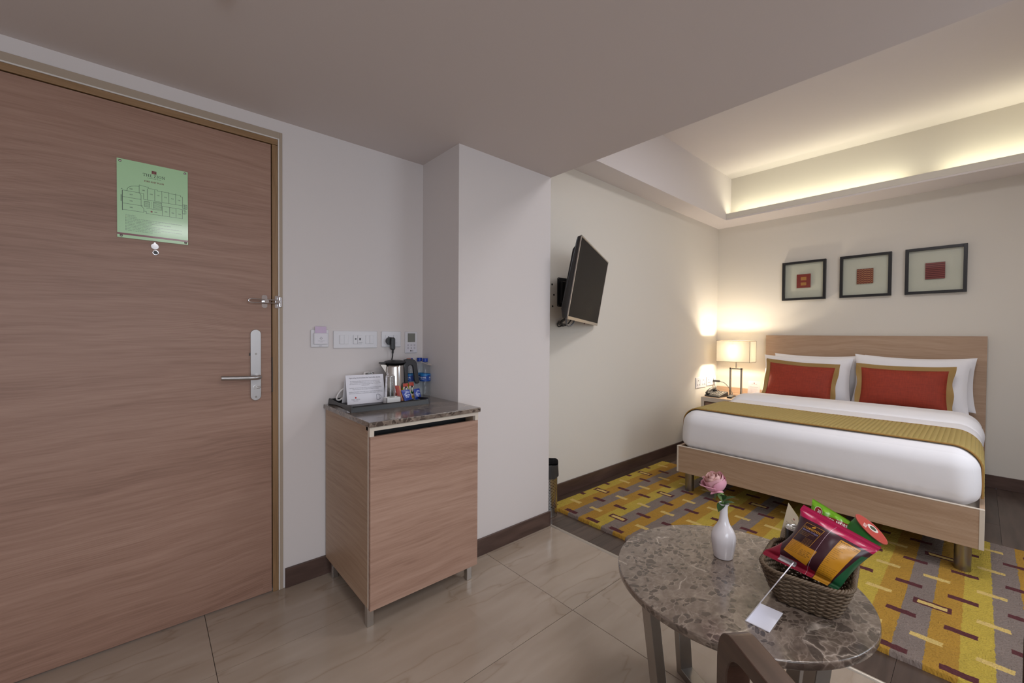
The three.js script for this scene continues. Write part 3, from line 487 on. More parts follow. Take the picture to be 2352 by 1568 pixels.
{ // water bottles
  const PET = phy([0.95, 0.97, 0.98], 0.06, { transmission: 1, thickness: 0, ior: 1.3 });
  const lab = ctex(512, 160, (c) => { c.fillStyle = '#1b4a9e'; c.fillRect(0, 0, 512, 160); c.fillStyle = '#2f86c8'; c.beginPath(); c.moveTo(0, 0); c.lineTo(512, 0); c.lineTo(512, 26); c.bezierCurveTo(380, 60, 250, 0, 120, 40); c.lineTo(0, 20); c.fill(); c.fillStyle = '#e8ecf5'; c.font = 'bold 44px sans-serif'; for (const x of [20, 190, 360]) { c.fillText('AQUA', x, 92); c.font = '22px sans-serif'; c.fillText('fina water', x, 124); c.font = 'bold 44px sans-serif'; } });
  const LAB = std(0xffffff, 0.4, { map: lab, side: THREE.DoubleSide }), CAP = std([0.012, 0.05, 0.36], 0.4);
  const bottle = (x, z, label, s = 1) => {
    const o = thing('water_bottle', label, 'bottle', [x, 0.85, z], 'water bottles in the corner of the cabinet top');
    const R = 0.0305;
    part('bottle_wall', lathe([[0.0001, 0.004], [0.018, 0.001], [0.026, 0.003], [R, 0.014], [R, 0.03], [R * 0.96, 0.034], [R, 0.038], [R, 0.055], [R * 0.95, 0.06], [R, 0.066], [R, 0.088], [R * 0.97, 0.09], [R * 0.97, 0.128], [R, 0.131], [R, 0.15], [R * 0.9, 0.168], [R * 0.62, 0.186], [0.0125, 0.196], [0.0125, 0.205]], x, 0.85, z, 32), PET, o);
    const lg = new THREE.CylinderGeometry(R * 0.985, R * 0.985, 0.04, 32, 1, true).translate(x, 0.85 + 0.109, z); part('label_band', lg, LAB, o, 'blue printed label');
    part('cap', [cyl(x, 0.85 + 0.2, z, 0.015, 0.016, 0.0148, 24), cyl(x, 0.85 + 0.196, z, 0.0155, 0.003, 0.0155, 24)], CAP, o, 'blue screw cap');
  };
  bottle(1.1725, 0.092, 'clear water bottle wearing a white neck tag');
  bottle(1.169, 0.034, 'clear water bottle in the wall corner behind the tagged one');
  bottle(1.1065, 0.04, 'clear water bottle behind the kettle handle');
  const tag = thing('neck_tag', 'white paper tag around the neck of a water bottle', 'tag', [1.175, 1.03, 0.1]);
  const ring = surf((u, v) => { const r = lerp(0.0165, v > 0.5 ? 0.036 : 0.036, v), a = u * 6.2832; const x = 1.1725 + Math.cos(a) * r * (Math.cos(a) > 0 ? 0.93 : 0.8), z = 0.092 + Math.sin(a) * r * (Math.sin(a) > 0 ? 1.3 : 0.5); return V(x, 1.042 - 0.4 * (x - 1.1725) * 0.6 - 0.25 * (z - 0.092), z); }, 32, 4);
  part('paper', ring, std([0.72, 0.66, 0.6], 0.8, { side: THREE.DoubleSide }), tag);
}
// ---------------------------------------------------------------- television on its wall arm
{
  const yaw = 24.76 * Math.PI / 180, t = 9.254 * Math.PI / 180, ro = -1.461 * Math.PI / 180, W = 0.867, H = 0.513, c = V(2.336, 1.542, 0.340);
  const n = V(Math.sin(yaw) * Math.cos(t), -Math.sin(t), Math.cos(yaw) * Math.cos(t)), r = V(Math.cos(yaw), 0, -Math.sin(yaw)), u = n.clone().cross(r);
  const r2 = r.clone().multiplyScalar(Math.cos(ro)).addScaledVector(u, Math.sin(ro)), u2 = u.clone().multiplyScalar(Math.cos(ro)).addScaledVector(r, -Math.sin(ro));
  const M = new THREE.Matrix4().makeBasis(r2, u2, n).setPosition(c);
  const o = thing('television', 'flat black television turned sideways on a wall arm', 'television', [2.336, 1.285, 0.34]);
  const L = (g) => g.applyMatrix4(M);
  part('screen', L(bx(-W / 2 + 0.009, W / 2 - 0.009, -H / 2 + 0.02, H / 2 - 0.009, -0.004, 0.0005)), phy([0.012, 0.011, 0.012], 0.55, { specularIntensity: 0.15 }), o, 'dark matte screen');
  const BZ = std([0.42, 0.38, 0.34], 0.3, { metalness: 0.85 });
  part('bezel', [L(bx(-W / 2, -W / 2 + 0.009, -H / 2, H / 2, -0.005, 0.002, 0.001)), L(bx(W / 2 - 0.009, W / 2, -H / 2, H / 2, -0.005, 0.002, 0.001)), L(bx(-W / 2, W / 2, H / 2 - 0.009, H / 2, -0.005, 0.002, 0.001)), L(bx(-W / 2, W / 2, -H / 2, -H / 2 + 0.02, -0.005, 0.002, 0.001))], BZ, o, 'silver bezel');
  const sh = new THREE.Shape(); sh.moveTo(-0.005, -H / 2 + 0.001); sh.lineTo(-0.005, H / 2 - 0.001); sh.lineTo(-0.024, H / 2 - 0.008); sh.quadraticCurveTo(-0.03, H / 2 - 0.03, -0.056, H / 2 - 0.08); sh.lineTo(-0.064, -H / 2 + 0.06); sh.lineTo(-0.046, -H / 2 + 0.004);
  const shell = ext(sh, W - 0.01, 0.003).rotateY(-Math.PI / 2).translate(W / 2 - 0.005, 0, 0);
  { const p = shell.attributes.position; for (let i = 0; i < p.count; i++) { const zz = p.getZ(i); p.setXYZ(i, p.getX(i), p.getY(i), zz); } }
  // the shape's x runs along depth: turn it so depth points behind the screen
  const q = shell.attributes.position; const fix = new Float32Array(q.count * 3);
  for (let i = 0; i < q.count; i++) { fix[i * 3] = q.getX(i); fix[i * 3 + 1] = q.getY(i); fix[i * 3 + 2] = q.getZ(i); }
  const bb = new THREE.Box3().setFromBufferAttribute(q); const flipZ = bb.max.z > 0.03;
  if (flipZ) shell.scale(1, 1, -1);
  const taper = shell.attributes.position; for (let i = 0; i < taper.count; i++) { const zz = taper.getZ(i); if (zz < -0.03) taper.setX(i, taper.getX(i) * 0.9); }
  shell.computeVertexNormals();
  const RS = std([0.032, 0.03, 0.03], 0.3, { side: THREE.DoubleSide });
  part('rear_shell', L(shell), RS, o, 'glossy dark rear shell');
  part('sensor', L(bx(0.03, 0.06, -H / 2 - 0.008, -H / 2, -0.01, 0.0)), std([0.1, 0.04, 0.03], 0.4), o);
  part('rear_foot', L(tube([[-0.36, -H / 2 + 0.01, -0.03], [-0.33, -H / 2 - 0.03, -0.028], [-0.27, -H / 2 - 0.04, -0.025], [-0.21, -H / 2 - 0.02, -0.02], [-0.19, -H / 2 + 0.01, -0.02]], 0.006, 40)), std([0.12, 0.12, 0.13], 0.35), o);
  const m = thing('television_mount', 'black steel wall mount behind the television', 'wall mount', [2.33, 1.412, ZT]);
  part('wall_plate', ext(rrect(0.116, 0.216, 0.012), 0.006, 0.001).translate(2.328, 1.52, ZT), BLACK, m);
  part('rail', bx(2.292, 2.364, 1.44, 1.6, ZT + 0.006, ZT + 0.03, 0.004), BLACK, m);
  part('arm', [rod([2.335, 1.52, ZT + 0.03], [2.31, 1.55, 0.24], 0.018), bx(2.26, 2.36, 1.5, 1.6, 0.222, 0.238, 0.004)], BLACK, m);
  for (const [x, y] of [[2.281, 1.617], [2.375, 1.617], [2.281, 1.423], [2.375, 1.423]]) part('bolt', disc(x, y, ZT + 0.008, 0.006, 0.005), CHROME, m);
  const ca = thing('television_cables', 'black cable bundle hanging below the television corner', 'cable', [2.33, 1.28, 0.11]);
  part('cable', [tube([[2.31, 1.42, 0.2], [2.29, 1.34, 0.17], [2.275, 1.30, 0.12], [2.30, 1.27, 0.11], [2.34, 1.285, 0.13], [2.35, 1.36, 0.19]], 0.005, 60), tube([[2.33, 1.40, 0.18], [2.30, 1.31, 0.13], [2.26, 1.285, 0.1], [2.27, 1.265, 0.1], [2.31, 1.275, 0.12]], 0.004, 50)], BLACK, ca);
  part('connector', [disc(2.285, 1.292, 0.105, 0.016, 0.02), bx(2.3, 2.345, 1.268, 1.288, 0.09, 0.12, 0.003)], std([0.12, 0.11, 0.1], 0.35), ca);
}
// ---------------------------------------------------------------- waste bin
{
  const cx = 2.0, cz = 0.222, R = 0.093;
  const o = thing('waste_bin', 'perforated steel waste bin with dark liner behind the column', 'bin', [cx, 0, cz]);
  const hol = dtex(512, 512, (u, v) => { const r = Math.floor(v * 26), a = (u * 52 + (r % 2) * 0.5) % 1 - 0.5, b = (v * 26) % 1 - 0.5; const d = Math.hypot(a, b); return (d < 0.27 && v > 0.05 && v < 0.97) ? [0.012, 0.012, 0.012] : [0.6, 0.59, 0.57]; });
  part('foot_band', lathe([[0.0001, 0.004], [R, 0.004], [R + 0.002, 0], [R + 0.002, 0.008], [R, 0.01], [R, 0.045]], cx, 0, cz, 48), std([0.6, 0.59, 0.57], 0.22, { metalness: 1 }), o);
  part('perforated_wall', new THREE.CylinderGeometry(R, R, 0.27, 48, 1, true).translate(cx, 0.18, cz), std(0xffffff, 0.25, { map: hol, metalness: 1, side: THREE.DoubleSide }), o, 'perforated steel wall');
  const LN = std([0.035, 0.035, 0.037], 0.45, { side: THREE.DoubleSide });
  part('liner', [surf((u, v) => { const a = u * 6.2832, w = 0.004 * Math.sin(a * 7) + 0.003 * Math.sin(a * 13 + 1); const rr = v < 0.5 ? R + 0.005 + w * (1 - v * 2) : R + 0.005 - (v - 0.5) * 0.03; const y = v < 0.5 ? lerp(0.265 + 0.012 * Math.sin(a * 3), 0.353 + 0.006 * Math.sin(a * 4), v * 2) : lerp(0.353 + 0.006 * Math.sin(a * 4), 0.12, (v - 0.5) * 2); return V(cx + Math.cos(a) * rr, y, cz + Math.sin(a) * rr); }, 64, 12), disc(cx, 0.12, cz, R - 0.01, 0.002, 'y')], LN, o, 'dark bin liner folded over the rim');
}
// ---------------------------------------------------------------- rug
{
  const X0 = 2.093, X1 = 3.665, Z0 = 0.176, Z1 = 2.63;
  const Y = [0.42, 0.305, 0.04], O = [0.36, 0.195, 0.022], G = [0.19, 0.148, 0.128], D = [0.078, 0.014, 0.018], PLc = [0.56, 0.40, 0.13];
  const seq = [Y, O, G, O, Y, G, O, G, O], hollow = { 0: 1, 2: 0, 5: 1, 7: 0, 10: 1, 12: 0 };
  const wob = (a, b, k) => (vn(a * 60, b * 60, 4096, 4096, k) - 0.5);
  const map = dtex(1024, 1536, (u, v) => {
    const x = lerp(X0, X1, u), z = lerp(Z0, Z1, v);
    const zw = z + 0.004 * wob(x, z, 3), xw = x + 0.004 * wob(x, z, 7);
    const i = Math.floor((zw - 0.178) / 0.0885); let c = seq[mod(i, 9)];
    // dark dashes straddle every second seam, pale and framed dashes sit on the seams between
    const kx = (xw - 2.135) / 0.306, nx = Math.round(kx), dx = Math.abs(kx - nx) * 0.306;
    const kz = (zw - 0.355) / 0.177, nz = Math.round(kz), dz = Math.abs(kz - nz) * 0.177;
    if (dx < 0.0178 && dz < 0.047) c = D;
    const hx = (xw - 2.287) / 0.306, mx = Math.round(hx), ex = Math.abs(hx - mx) * 0.306;
    const hz = (zw - 0.265) / 0.177, mz = Math.round(hz), ez = Math.abs(hz - mz) * 0.177;
    const ho = hollow[mz] !== undefined && mod(mx, 2) === hollow[mz];
    if (ho) { if (ex < 0.0275 && ez < 0.060) c = (ex < 0.0145 && ez < 0.046) ? PLc : D; } else if (ex < 0.016 && ez < 0.046) c = PLc;
    const f = 0.80 + 0.4 * vn(x * 420, z * 420, 4096, 4096, 9) * 0.6 + 0.24 * fbm(x * 9, z * 9, 4096, 4096, 3, 13);
    return [c[0] * f, c[1] * f, c[2] * f];
  }, true, false);
  const bump = dtex(1024, 1024, (u, v) => 0.6 * vn(u * 340, v * 340, 340, 340, 2) + 0.4 * vn(u * 120, v * 120, 120, 120, 4), false);
  bump.repeat.set(1.4, 2.1);
  const o = thing('area_rug', 'yellow, orange and grey striped rug with dark red dashes', 'rug', [(X0 + X1) / 2, 0, (Z0 + Z1) / 2]);
  const g = surf((u, v) => {
    const e = Math.min(u * (X1 - X0), (1 - u) * (X1 - X0), v * (Z1 - Z0), (1 - v) * (Z1 - Z0)), b = Math.min(1, e / 0.016);
    const x = lerp(X0, X1, u), z = lerp(Z0, Z1, v); const edge = 0.004 * (vn(x * 30, z * 30, 4096, 4096, 31) - 0.5) * (e < 0.001 ? 1 : 0);
    return V(x + edge, 0.0005 + 0.0185 * Math.sqrt(1 - (1 - b) * (1 - b)) + 0.0022 * (vn(x * 110, z * 110, 4096, 4096, 5) - 0.5) * b, z + edge);
  }, 260, 400, true);
  part('pile', g, std(0xffffff, 0.95, { map, bumpMap: bump, bumpScale: 0.004 }), o);
  part('backing', bx(X0 + 0.004, X1 - 0.004, 0.0, 0.004, Z0 + 0.004, Z1 - 0.004), std([0.2, 0.16, 0.1], 0.95), o);
}
// ---------------------------------------------------------------- bed
{
  const o = thing('double_bed', 'double bed frame with pale wood headboard and steel legs', 'bed', [4.05, 0, 1.4]);
  part('foot_panel', tuv(bx(3.052, 3.072, 0.163, 0.359, 0.638, 2.168, 0.001), 2.4, 0.1, 0.3), BEDWOOD, o);
  part('edge_strip', [bx(3.051, 3.073, 0.359, 0.3612, 0.627, 2.182), bx(3.05, 3.072, 0.163, 0.361, 0.627, 0.638, 0.001), bx(3.05, 3.072, 0.163, 0.361, 2.168, 2.186, 0.001)], PALE, o, 'pale edge banding');
  for (const [a, b] of [[0.627, 0.645], [2.168, 2.186]]) part('side_panel', tuv(bx(3.072, 5.03, 0.163, 0.361, a, b, 0.001), 2.4, 0.4, 0.6), BEDWOOD, o);
  part('base_board', bx(3.072, 5.03, 0.31, 0.335, 0.645, 2.168), PALE, o);
  part('headboard', tuv(bx(5.032, 5.071, 0.16, 1.2155, 0.619, 2.196, 0.001), 2.4, 0.77, 0.05), BEDWOOD, o, 'wide pale wood headboard');
  for (const [x, z] of [[3.122, 0.695], [3.122, 2.115], [4.95, 0.695], [4.95, 2.115]]) part('leg', [cyl(x, 0.0195, z, 0.031, 0.145, 0.031, 28)], DSTEEL, o);
}
const LINEN = phy([0.85, 0.835, 0.865], 0.8, { sheen: 0.3, sheenRoughness: 0.6, bumpMap: dtex(512, 512, (u, v) => 0.5 * vn(u * 200, v * 200, 200, 200, 3) + 0.5 * vn(u * 90, v * 30, 90, 30, 8), false), bumpScale: 0.00012 });
const MZ0 = 0.634, MZ1 = 2.168, MY = 0.637, MR = 0.105;
const wr = (x, z) => 0.004 * (fbm(x * 2.5, z * 3, 4096, 4096, 3, 3) - 0.5);
{
  const o = thing('mattress', 'thick white made-up mattress tucked into the bed frame', 'mattress', [4.05, 0.335, 1.4]);
  const X0 = 3.077, X1 = 5.02, Y0 = 0.336;
  const g = new THREE.BoxGeometry(X1 - X0, MY - Y0, MZ1 - MZ0, 110, 26, 100).translate((X0 + X1) / 2, (Y0 + MY) / 2, (MZ0 + MZ1) / 2);
  const p = g.attributes.position, q = V(), ce = V();
  for (let i = 0; i < p.count; i++) {
    q.fromBufferAttribute(p, i);
    const rt = lerp(0.08, MR, sstep(0.40, 0.58, q.y));
    ce.set(clamp(q.x, X0 + rt, X1 - 0.03), clamp(q.y, Y0 + rt, MY - rt), clamp(q.z, MZ0 + rt, MZ1 - rt));
    const d = q.clone().sub(ce), l = d.length(); if (l > 1e-6) {
      // box faces keep their distance, corners are rounded
      const mx = Math.max(Math.abs(d.x), Math.abs(d.y), Math.abs(d.z)); d.multiplyScalar(mx / l);
      const w = wr(q.x * 1.3 + q.y * 2, q.z) * 1.5 + 0.008 * Math.sin(Math.PI * clamp((q.y - Y0) / (MY - Y0))) * (Math.abs(d.y) < mx ? 1 : 0);
      d.multiplyScalar(1 + w / Math.max(mx, 0.02)); q.copy(ce).add(d);
    }
    if (q.y > 0.5) q.y -= 0.055 * sstep(4.40, 4.50, q.x);
    const tk = q.y < 0.42 ? (0.42 - q.y) / 0.09 : 0; q.x += tk * 0.004 * Math.sin(q.z * 90 + 3 * Math.sin(q.z * 17)); 
    p.setXYZ(i, q.x, q.y, q.z);
  }
  g.computeVertexNormals();
  part('duvet', g, LINEN, o, 'smooth white duvet');
  // turned-down sheet band
  part('turned_sheet', drape(3.985, 4.5, (w, x, s) => { const a = Math.min(w * 0.515, 0.11, (1 - w) * 0.515 * 1.2) / 0.11, side = sstep(0.0, 0.2, Math.min(s, 1 - s)), f = Math.sqrt(Math.max(0, 1 - (1 - a) * (1 - a))); return -0.004 + f * (0.35 + 0.65 * side) * (0.030 + 0.016 * Math.exp(-Math.pow((x - 4.13) / 0.10, 2)) + 0.006 * (fbm(x * 3, s * 5, 4096, 4096, 2, 12) - 0.5)) + wr(x, s * 2); }, 0.41, 0.41, 60, 150, (w, s) => 0.012 * Math.sin(s * 9) * (1 - w)), LINEN, o, 'white sheet turned down below the pillows');
}
// surface draped over the mattress from the left side to the right side; off(w, x, s) is its height above the mattress
function drapePath(s, off, yl, yr) {
  const r = MR + off, z0 = MZ0 + MR, z1 = MZ1 - MR, yc = MY - MR;
  const l1 = Math.max(0.001, yc - yl), l2 = r * Math.PI / 2, l3 = z1 - z0, l4 = l2, l5 = Math.max(0.001, yc - yr), T = l1 + l2 + l3 + l4 + l5; let d = s * T;
  if (d < l1) return [z0 - r, yl + d]; d -= l1;
  if (d < l2) { const a = d / r; return [z0 - r * Math.cos(a), yc + r * Math.sin(a)]; } d -= l2;
  if (d < l3) return [z0 + d, yc + r]; d -= l3;
  if (d < l4) { const a = d / r; return [z1 + r * Math.sin(a), yc + r * Math.cos(a)]; } d -= l4;
  return [z1 + r, yc - d];
}
function drape(x0, x1, off, yl, yr, nx, ns, shift) {
  return surf((s, w) => { const x = lerp(x0, x1, w) + (shift ? shift(w, s) : 0), [z, y] = drapePath(s, off(w, x, s), yl, yr); return V(x, y, z); }, ns, nx, false);
}
{
  const o = thing('bed_runner', 'olive gold quilted bed runner across the white bed', 'bed runner', [3.4, 0.637, 1.4]);
  const RUN = phy([0.375, 0.275, 0.088], 0.75, { sheen: 0.3, sheenColor: rgb(0.5, 0.4, 0.15), sheenRoughness: 0.5, side: THREE.DoubleSide });
  const ridge = (w, x, s) => { const e = Math.min(w, 1 - w) / 0.04, m = Math.min(1, e); return 0.006 + wr(x, s * 2) + 0.003 * Math.sqrt(m) + 0.0058 * Math.pow(Math.abs(Math.sin(Math.PI * s * 88)), 0.6) * m; };
  part('quilted_cloth', drape(3.155, 3.69, ridge, 0.40, 0.392, 24, 1056, (w, s) => 0.006 * Math.sin(s * 11)), RUN, o);
  const PIP = std([0.33, 0.17, 0.035], 0.7);
  const pip = (xb, w0) => { const pts = []; for (let i = 0; i <= 120; i++) { const s = i / 120, x = xb + 0.006 * Math.sin(s * 11), [z, y] = drapePath(s, 0.008 + wr(x, s * 2), 0.40, 0.392); pts.push([x, y, z]); } return tube(pts, 0.0042, 240, 6); };
  part('piping', pip(3.152), PIP, o, 'amber piping'); part('piping', pip(3.692), PIP, o, 'amber piping');
  for (const z of [MZ0 - 0.006, MZ1 + 0.004]) part('lining', bx(3.16, 3.685, 0.40, 0.52, z - 0.001, z + 0.001), PIP, o);
}
// pillows: local x across, y up, z towards the foot of the bed
function pillowGeo(w, h, t, pinch, k, nu = 48, nv = 36) {
  const side = (s) => surf((u, v) => {
    const a = u * 2 - 1, b = v * 2 - 1; const ea = 1 - Math.pow(Math.abs(a), 3.2), eb = 1 - Math.pow(Math.abs(b), 3.2);
    const x = w / 2 * a * (1 - pinch * (1 - b * b) * 0.6), y = h / 2 * b * (1 - pinch * (1 - a * a));
    const wrk = 0.06 * (fbm(a * 3 + 7, b * 3 + 5, 4096, 4096, 3, k) - 0.5) * Math.sqrt(ea * eb);
    return V(x, y, s * (0.003 + t / 2 * (Math.pow(ea, 0.62) * Math.pow(eb, 0.62) + wrk)));
  }, nu, nv, s < 0);
  return merge([side(1), side(-1)]);
}
const stand = (g, x, y, z, lean, turn = 0, roll = 0) => { g.rotateZ(roll); g.rotateX(-lean); g.rotateY(-Math.PI / 2 + turn); g.translate(x, y, z); return g; };
{
  const mk = (label, w, h, t, x, y, z, lean, roll, k) => { const o = thing('pillow', label, 'pillow', [x, y - h / 2, z], 'white bed pillows'); part('pillowcase', stand(pillowGeo(w, h, t, 0.1, k), x, y, z, lean, 0, roll), LINEN, o); };
  mk('white pillow at the back left against the headboard', 0.72, 0.43, 0.12, 4.955, 0.815, 1.085, 0.08, 0.0, 4);
  mk('white pillow at the back right against the headboard', 0.69, 0.44, 0.12, 4.958, 0.82, 1.80, 0.08, 0.0, 14);
  mk('white pillow behind the left red cushion', 0.73, 0.43, 0.14, 4.80, 0.805, 1.03, 0.24, 0.0, 24);
  mk('white pillow behind the right red cushion', 0.72, 0.46, 0.14, 4.805, 0.818, 1.757, 0.24, -0.02, 34);
  const RED = phy(0xffffff, 0.75, { map: dtex(512, 384, (u, v) => { const f = 0.8 + 0.3 * vn(u * 150, v * 12, 150, 12, 3) * 0.7 + 0.25 * vn(u * 12, v * 120, 12, 120, 5); return [0.27 * f, 0.028 * f, 0.010 * f]; }), sheen: 0.4, sheenColor: rgb(0.6, 0.15, 0.08), sheenRoughness: 0.5 });
  const GOLD = phy([0.33, 0.205, 0.065], 0.7, { sheen: 0.3, sheenColor: rgb(0.5, 0.35, 0.15), side: THREE.DoubleSide });
  const cushion = (label, w, h, x, y, z, lean, roll, k) => {
    const o = thing('accent_cushion', label, 'cushion', [x, y - h / 2, z], 'red cushions with gold border');
    part('panel', stand(pillowGeo(w - 0.075, h - 0.075, 0.11, 0.07, k), x, y, z, lean, 0, roll), RED, o, 'rust red woven panel');
    const edge = (u) => { // point on the outline, u in 0..4
      const s = Math.floor(u) % 4, f = u - Math.floor(u), a = f * 2 - 1; return s === 0 ? [a, -1] : s === 1 ? [1, a] : s === 2 ? [-a, 1] : [-1, -a];
    };
    const ring = surf((u, v) => {
      const [a, b] = edge(u * 3.99999), pi = 0.07, f = lerp(0.93, 1.0, v);
      const ww = lerp(w - 0.075, w, v) , hh = lerp(h - 0.075, h, v);
      const wv = v * 0.010 * Math.sin(u * 50 + k) * (Math.abs(a) === 1 ? 1 : 0.4);
      return V(ww / 2 * a * (1 - pi * (1 - b * b) * 0.6) + wv * (Math.abs(a) === 1 ? 0.6 : 0), hh / 2 * b * (1 - pi * (1 - a * a)), 0.002 + wv + 0.012 * (1 - v) * 0);
    }, 200, 4);
    part('border', stand(ring, x, y, z, lean, 0, roll), GOLD, o, 'gold flange border');
  };
  cushion('left red cushion with gold border on the bed', 0.60, 0.40, 4.645, 0.777, 1.02, 0.28, -0.05, 5);
  cushion('right red cushion with gold border on the bed', 0.605, 0.40, 4.65, 0.782, 1.735, 0.28, 0.0, 9);
}
// ---------------------------------------------------------------- nightstand and what is on it
{
  const o = thing('nightstand', 'pale wood nightstand between the bed and the wall corner', 'nightstand', [4.77, 0, 0.39]);
  const T = 0.55;
  part('top', tuv(bx(4.482, 5.05, T - 0.045, T, 0.172, 0.612, 0.002), 2.4, 0.3, 0.8), BEDWOOD, o);
  part('edge_strip', [bx(4.48, 4.4825, T - 0.045, T, 0.172, 0.612), bx(4.48, 4.4825, 0.05, T - 0.045, 0.172, 0.205)], PALE, o);
  part('side_panel', [tuv(bx(4.4825, 5.05, 0, T - 0.045, 0.172, 0.2, 0.001), 2.4), tuv(bx(4.4825, 5.05, 0, T - 0.045, 0.584, 0.612, 0.001), 2.4), tuv(bx(5.03, 5.05, 0, T - 0.045, 0.2, 0.584, 0.001), 2.4)], BEDWOOD, o);
  const dr = part('drawer', tuv(bx(4.50, 4.52, 0.32, T - 0.055, 0.207, 0.58, 0.001), 2.4, 0.2, 0.2), WOOD, o);
  part('bottom_shelf', tuv(bx(4.4825, 5.03, 0.1, 0.12, 0.2, 0.584, 0.001), 2.4), BEDWOOD, o);
  part('back_rail', tuv(bx(5.051, 5.071, T, 0.616, 0.1, 0.615, 0.001), 2.4, 0.5, 0.1), BEDWOOD, o);
}
{
  const x = 4.84, z = 0.387, T = 0.55;
  const o = thing('table_lamp', 'lit table lamp with rectangular cream shade on the nightstand', 'lamp', [x, T, z]);
  part('base_plate', bx(4.765, 4.9, T + 0.0005, T + 0.012, 0.285, 0.492, 0.002), CHROME, o);
  const zf0 = 0.326, zf1 = 0.455, w = 0.017;
  part('frame', [bx(x - 0.012, x + 0.012, T + 0.012, 0.857, zf0, zf0 + w, 0.002), bx(x - 0.012, x + 0.012, T + 0.012, 0.857, zf1 - w, zf1, 0.002), bx(x - 0.012, x + 0.012, 0.84, 0.857, zf0, zf1, 0.002)], std([0.5, 0.46, 0.4], 0.22, { metalness: 1 }), o, 'open rectangular chrome frame');
  part('stem', cyl(x, 0.857, z + 0.003, 0.006, 0.13), std([0.42, 0.38, 0.32], 0.25, { metalness: 1 }), o);
  part('socket', cyl(x, 0.94, z, 0.016, 0.03), std([0.7, 0.68, 0.62], 0.5), o);
  part('bulb', new THREE.CapsuleGeometry(0.024, 0.10, 8, 20).translate(x, 1.03, z), std([0.9, 0.85, 0.7], 0.5, { emissive: rgb(1, 0.86, 0.62), emissiveIntensity: 5 }), o);
  const S = phy([0.86, 0.77, 0.60], 0.95, { transmission: 0.05, thickness: 0, ior: 1.1, side: THREE.DoubleSide });
  const X0 = 4.745, X1 = 4.932, Z0 = 0.216, Z1 = 0.557, Y0 = 0.925, Y1 = 1.151;
  const q = (a, b) => surf((u, v) => V(lerp(a[0], b[0], u), lerp(Y0, Y1, v), lerp(a[1], b[1], u)), 4, 4);
  part('lamp_shade', [q([X0, Z1], [X0, Z0]), q([X0, Z0], [X1, Z0]), q([X1, Z0], [X1, Z1]), q([X1, Z1], [X0, Z1])], S, o, 'cream fabric shade');
  const TR = std([0.30, 0.235, 0.16], 0.8), e = 0.0018;
  part('shade_trim', [[X0, Z0], [X0, Z1], [X1, Z1], [X1, Z0]].map(([a, b]) => bx(a - e, a + e, Y0, Y1, b - e, b + e)).concat([[X0, X0, Z0, Z1], [X1, X1, Z0, Z1], [X0, X1, Z0, Z0], [X0, X1, Z1, Z1]].flatMap(([a, b, c, d]) => [Y0, Y1].map((y) => bx(a - e * 0.7, b + e * 0.7, y - e, y + e, c - e * 0.7, d + e * 0.7)))), TR, o);
  part('shade_spider', [rod([X0, Y1 - 0.04, z], [X1, Y1 - 0.04, z], 0.0018, 6), rod([x, 0.98, z], [x, Y1 - 0.04, z], 0.0018, 6)], BRUSHED, o);
  for (const yb of [0.985, 1.075]) { const pl = new THREE.PointLight(rgb(1, 0.88, 0.70), 1.5); pl.position.set(x, yb, z); pl.castShadow = true; pl.shadow.radius = 1.1; scene.add(pl); }
}
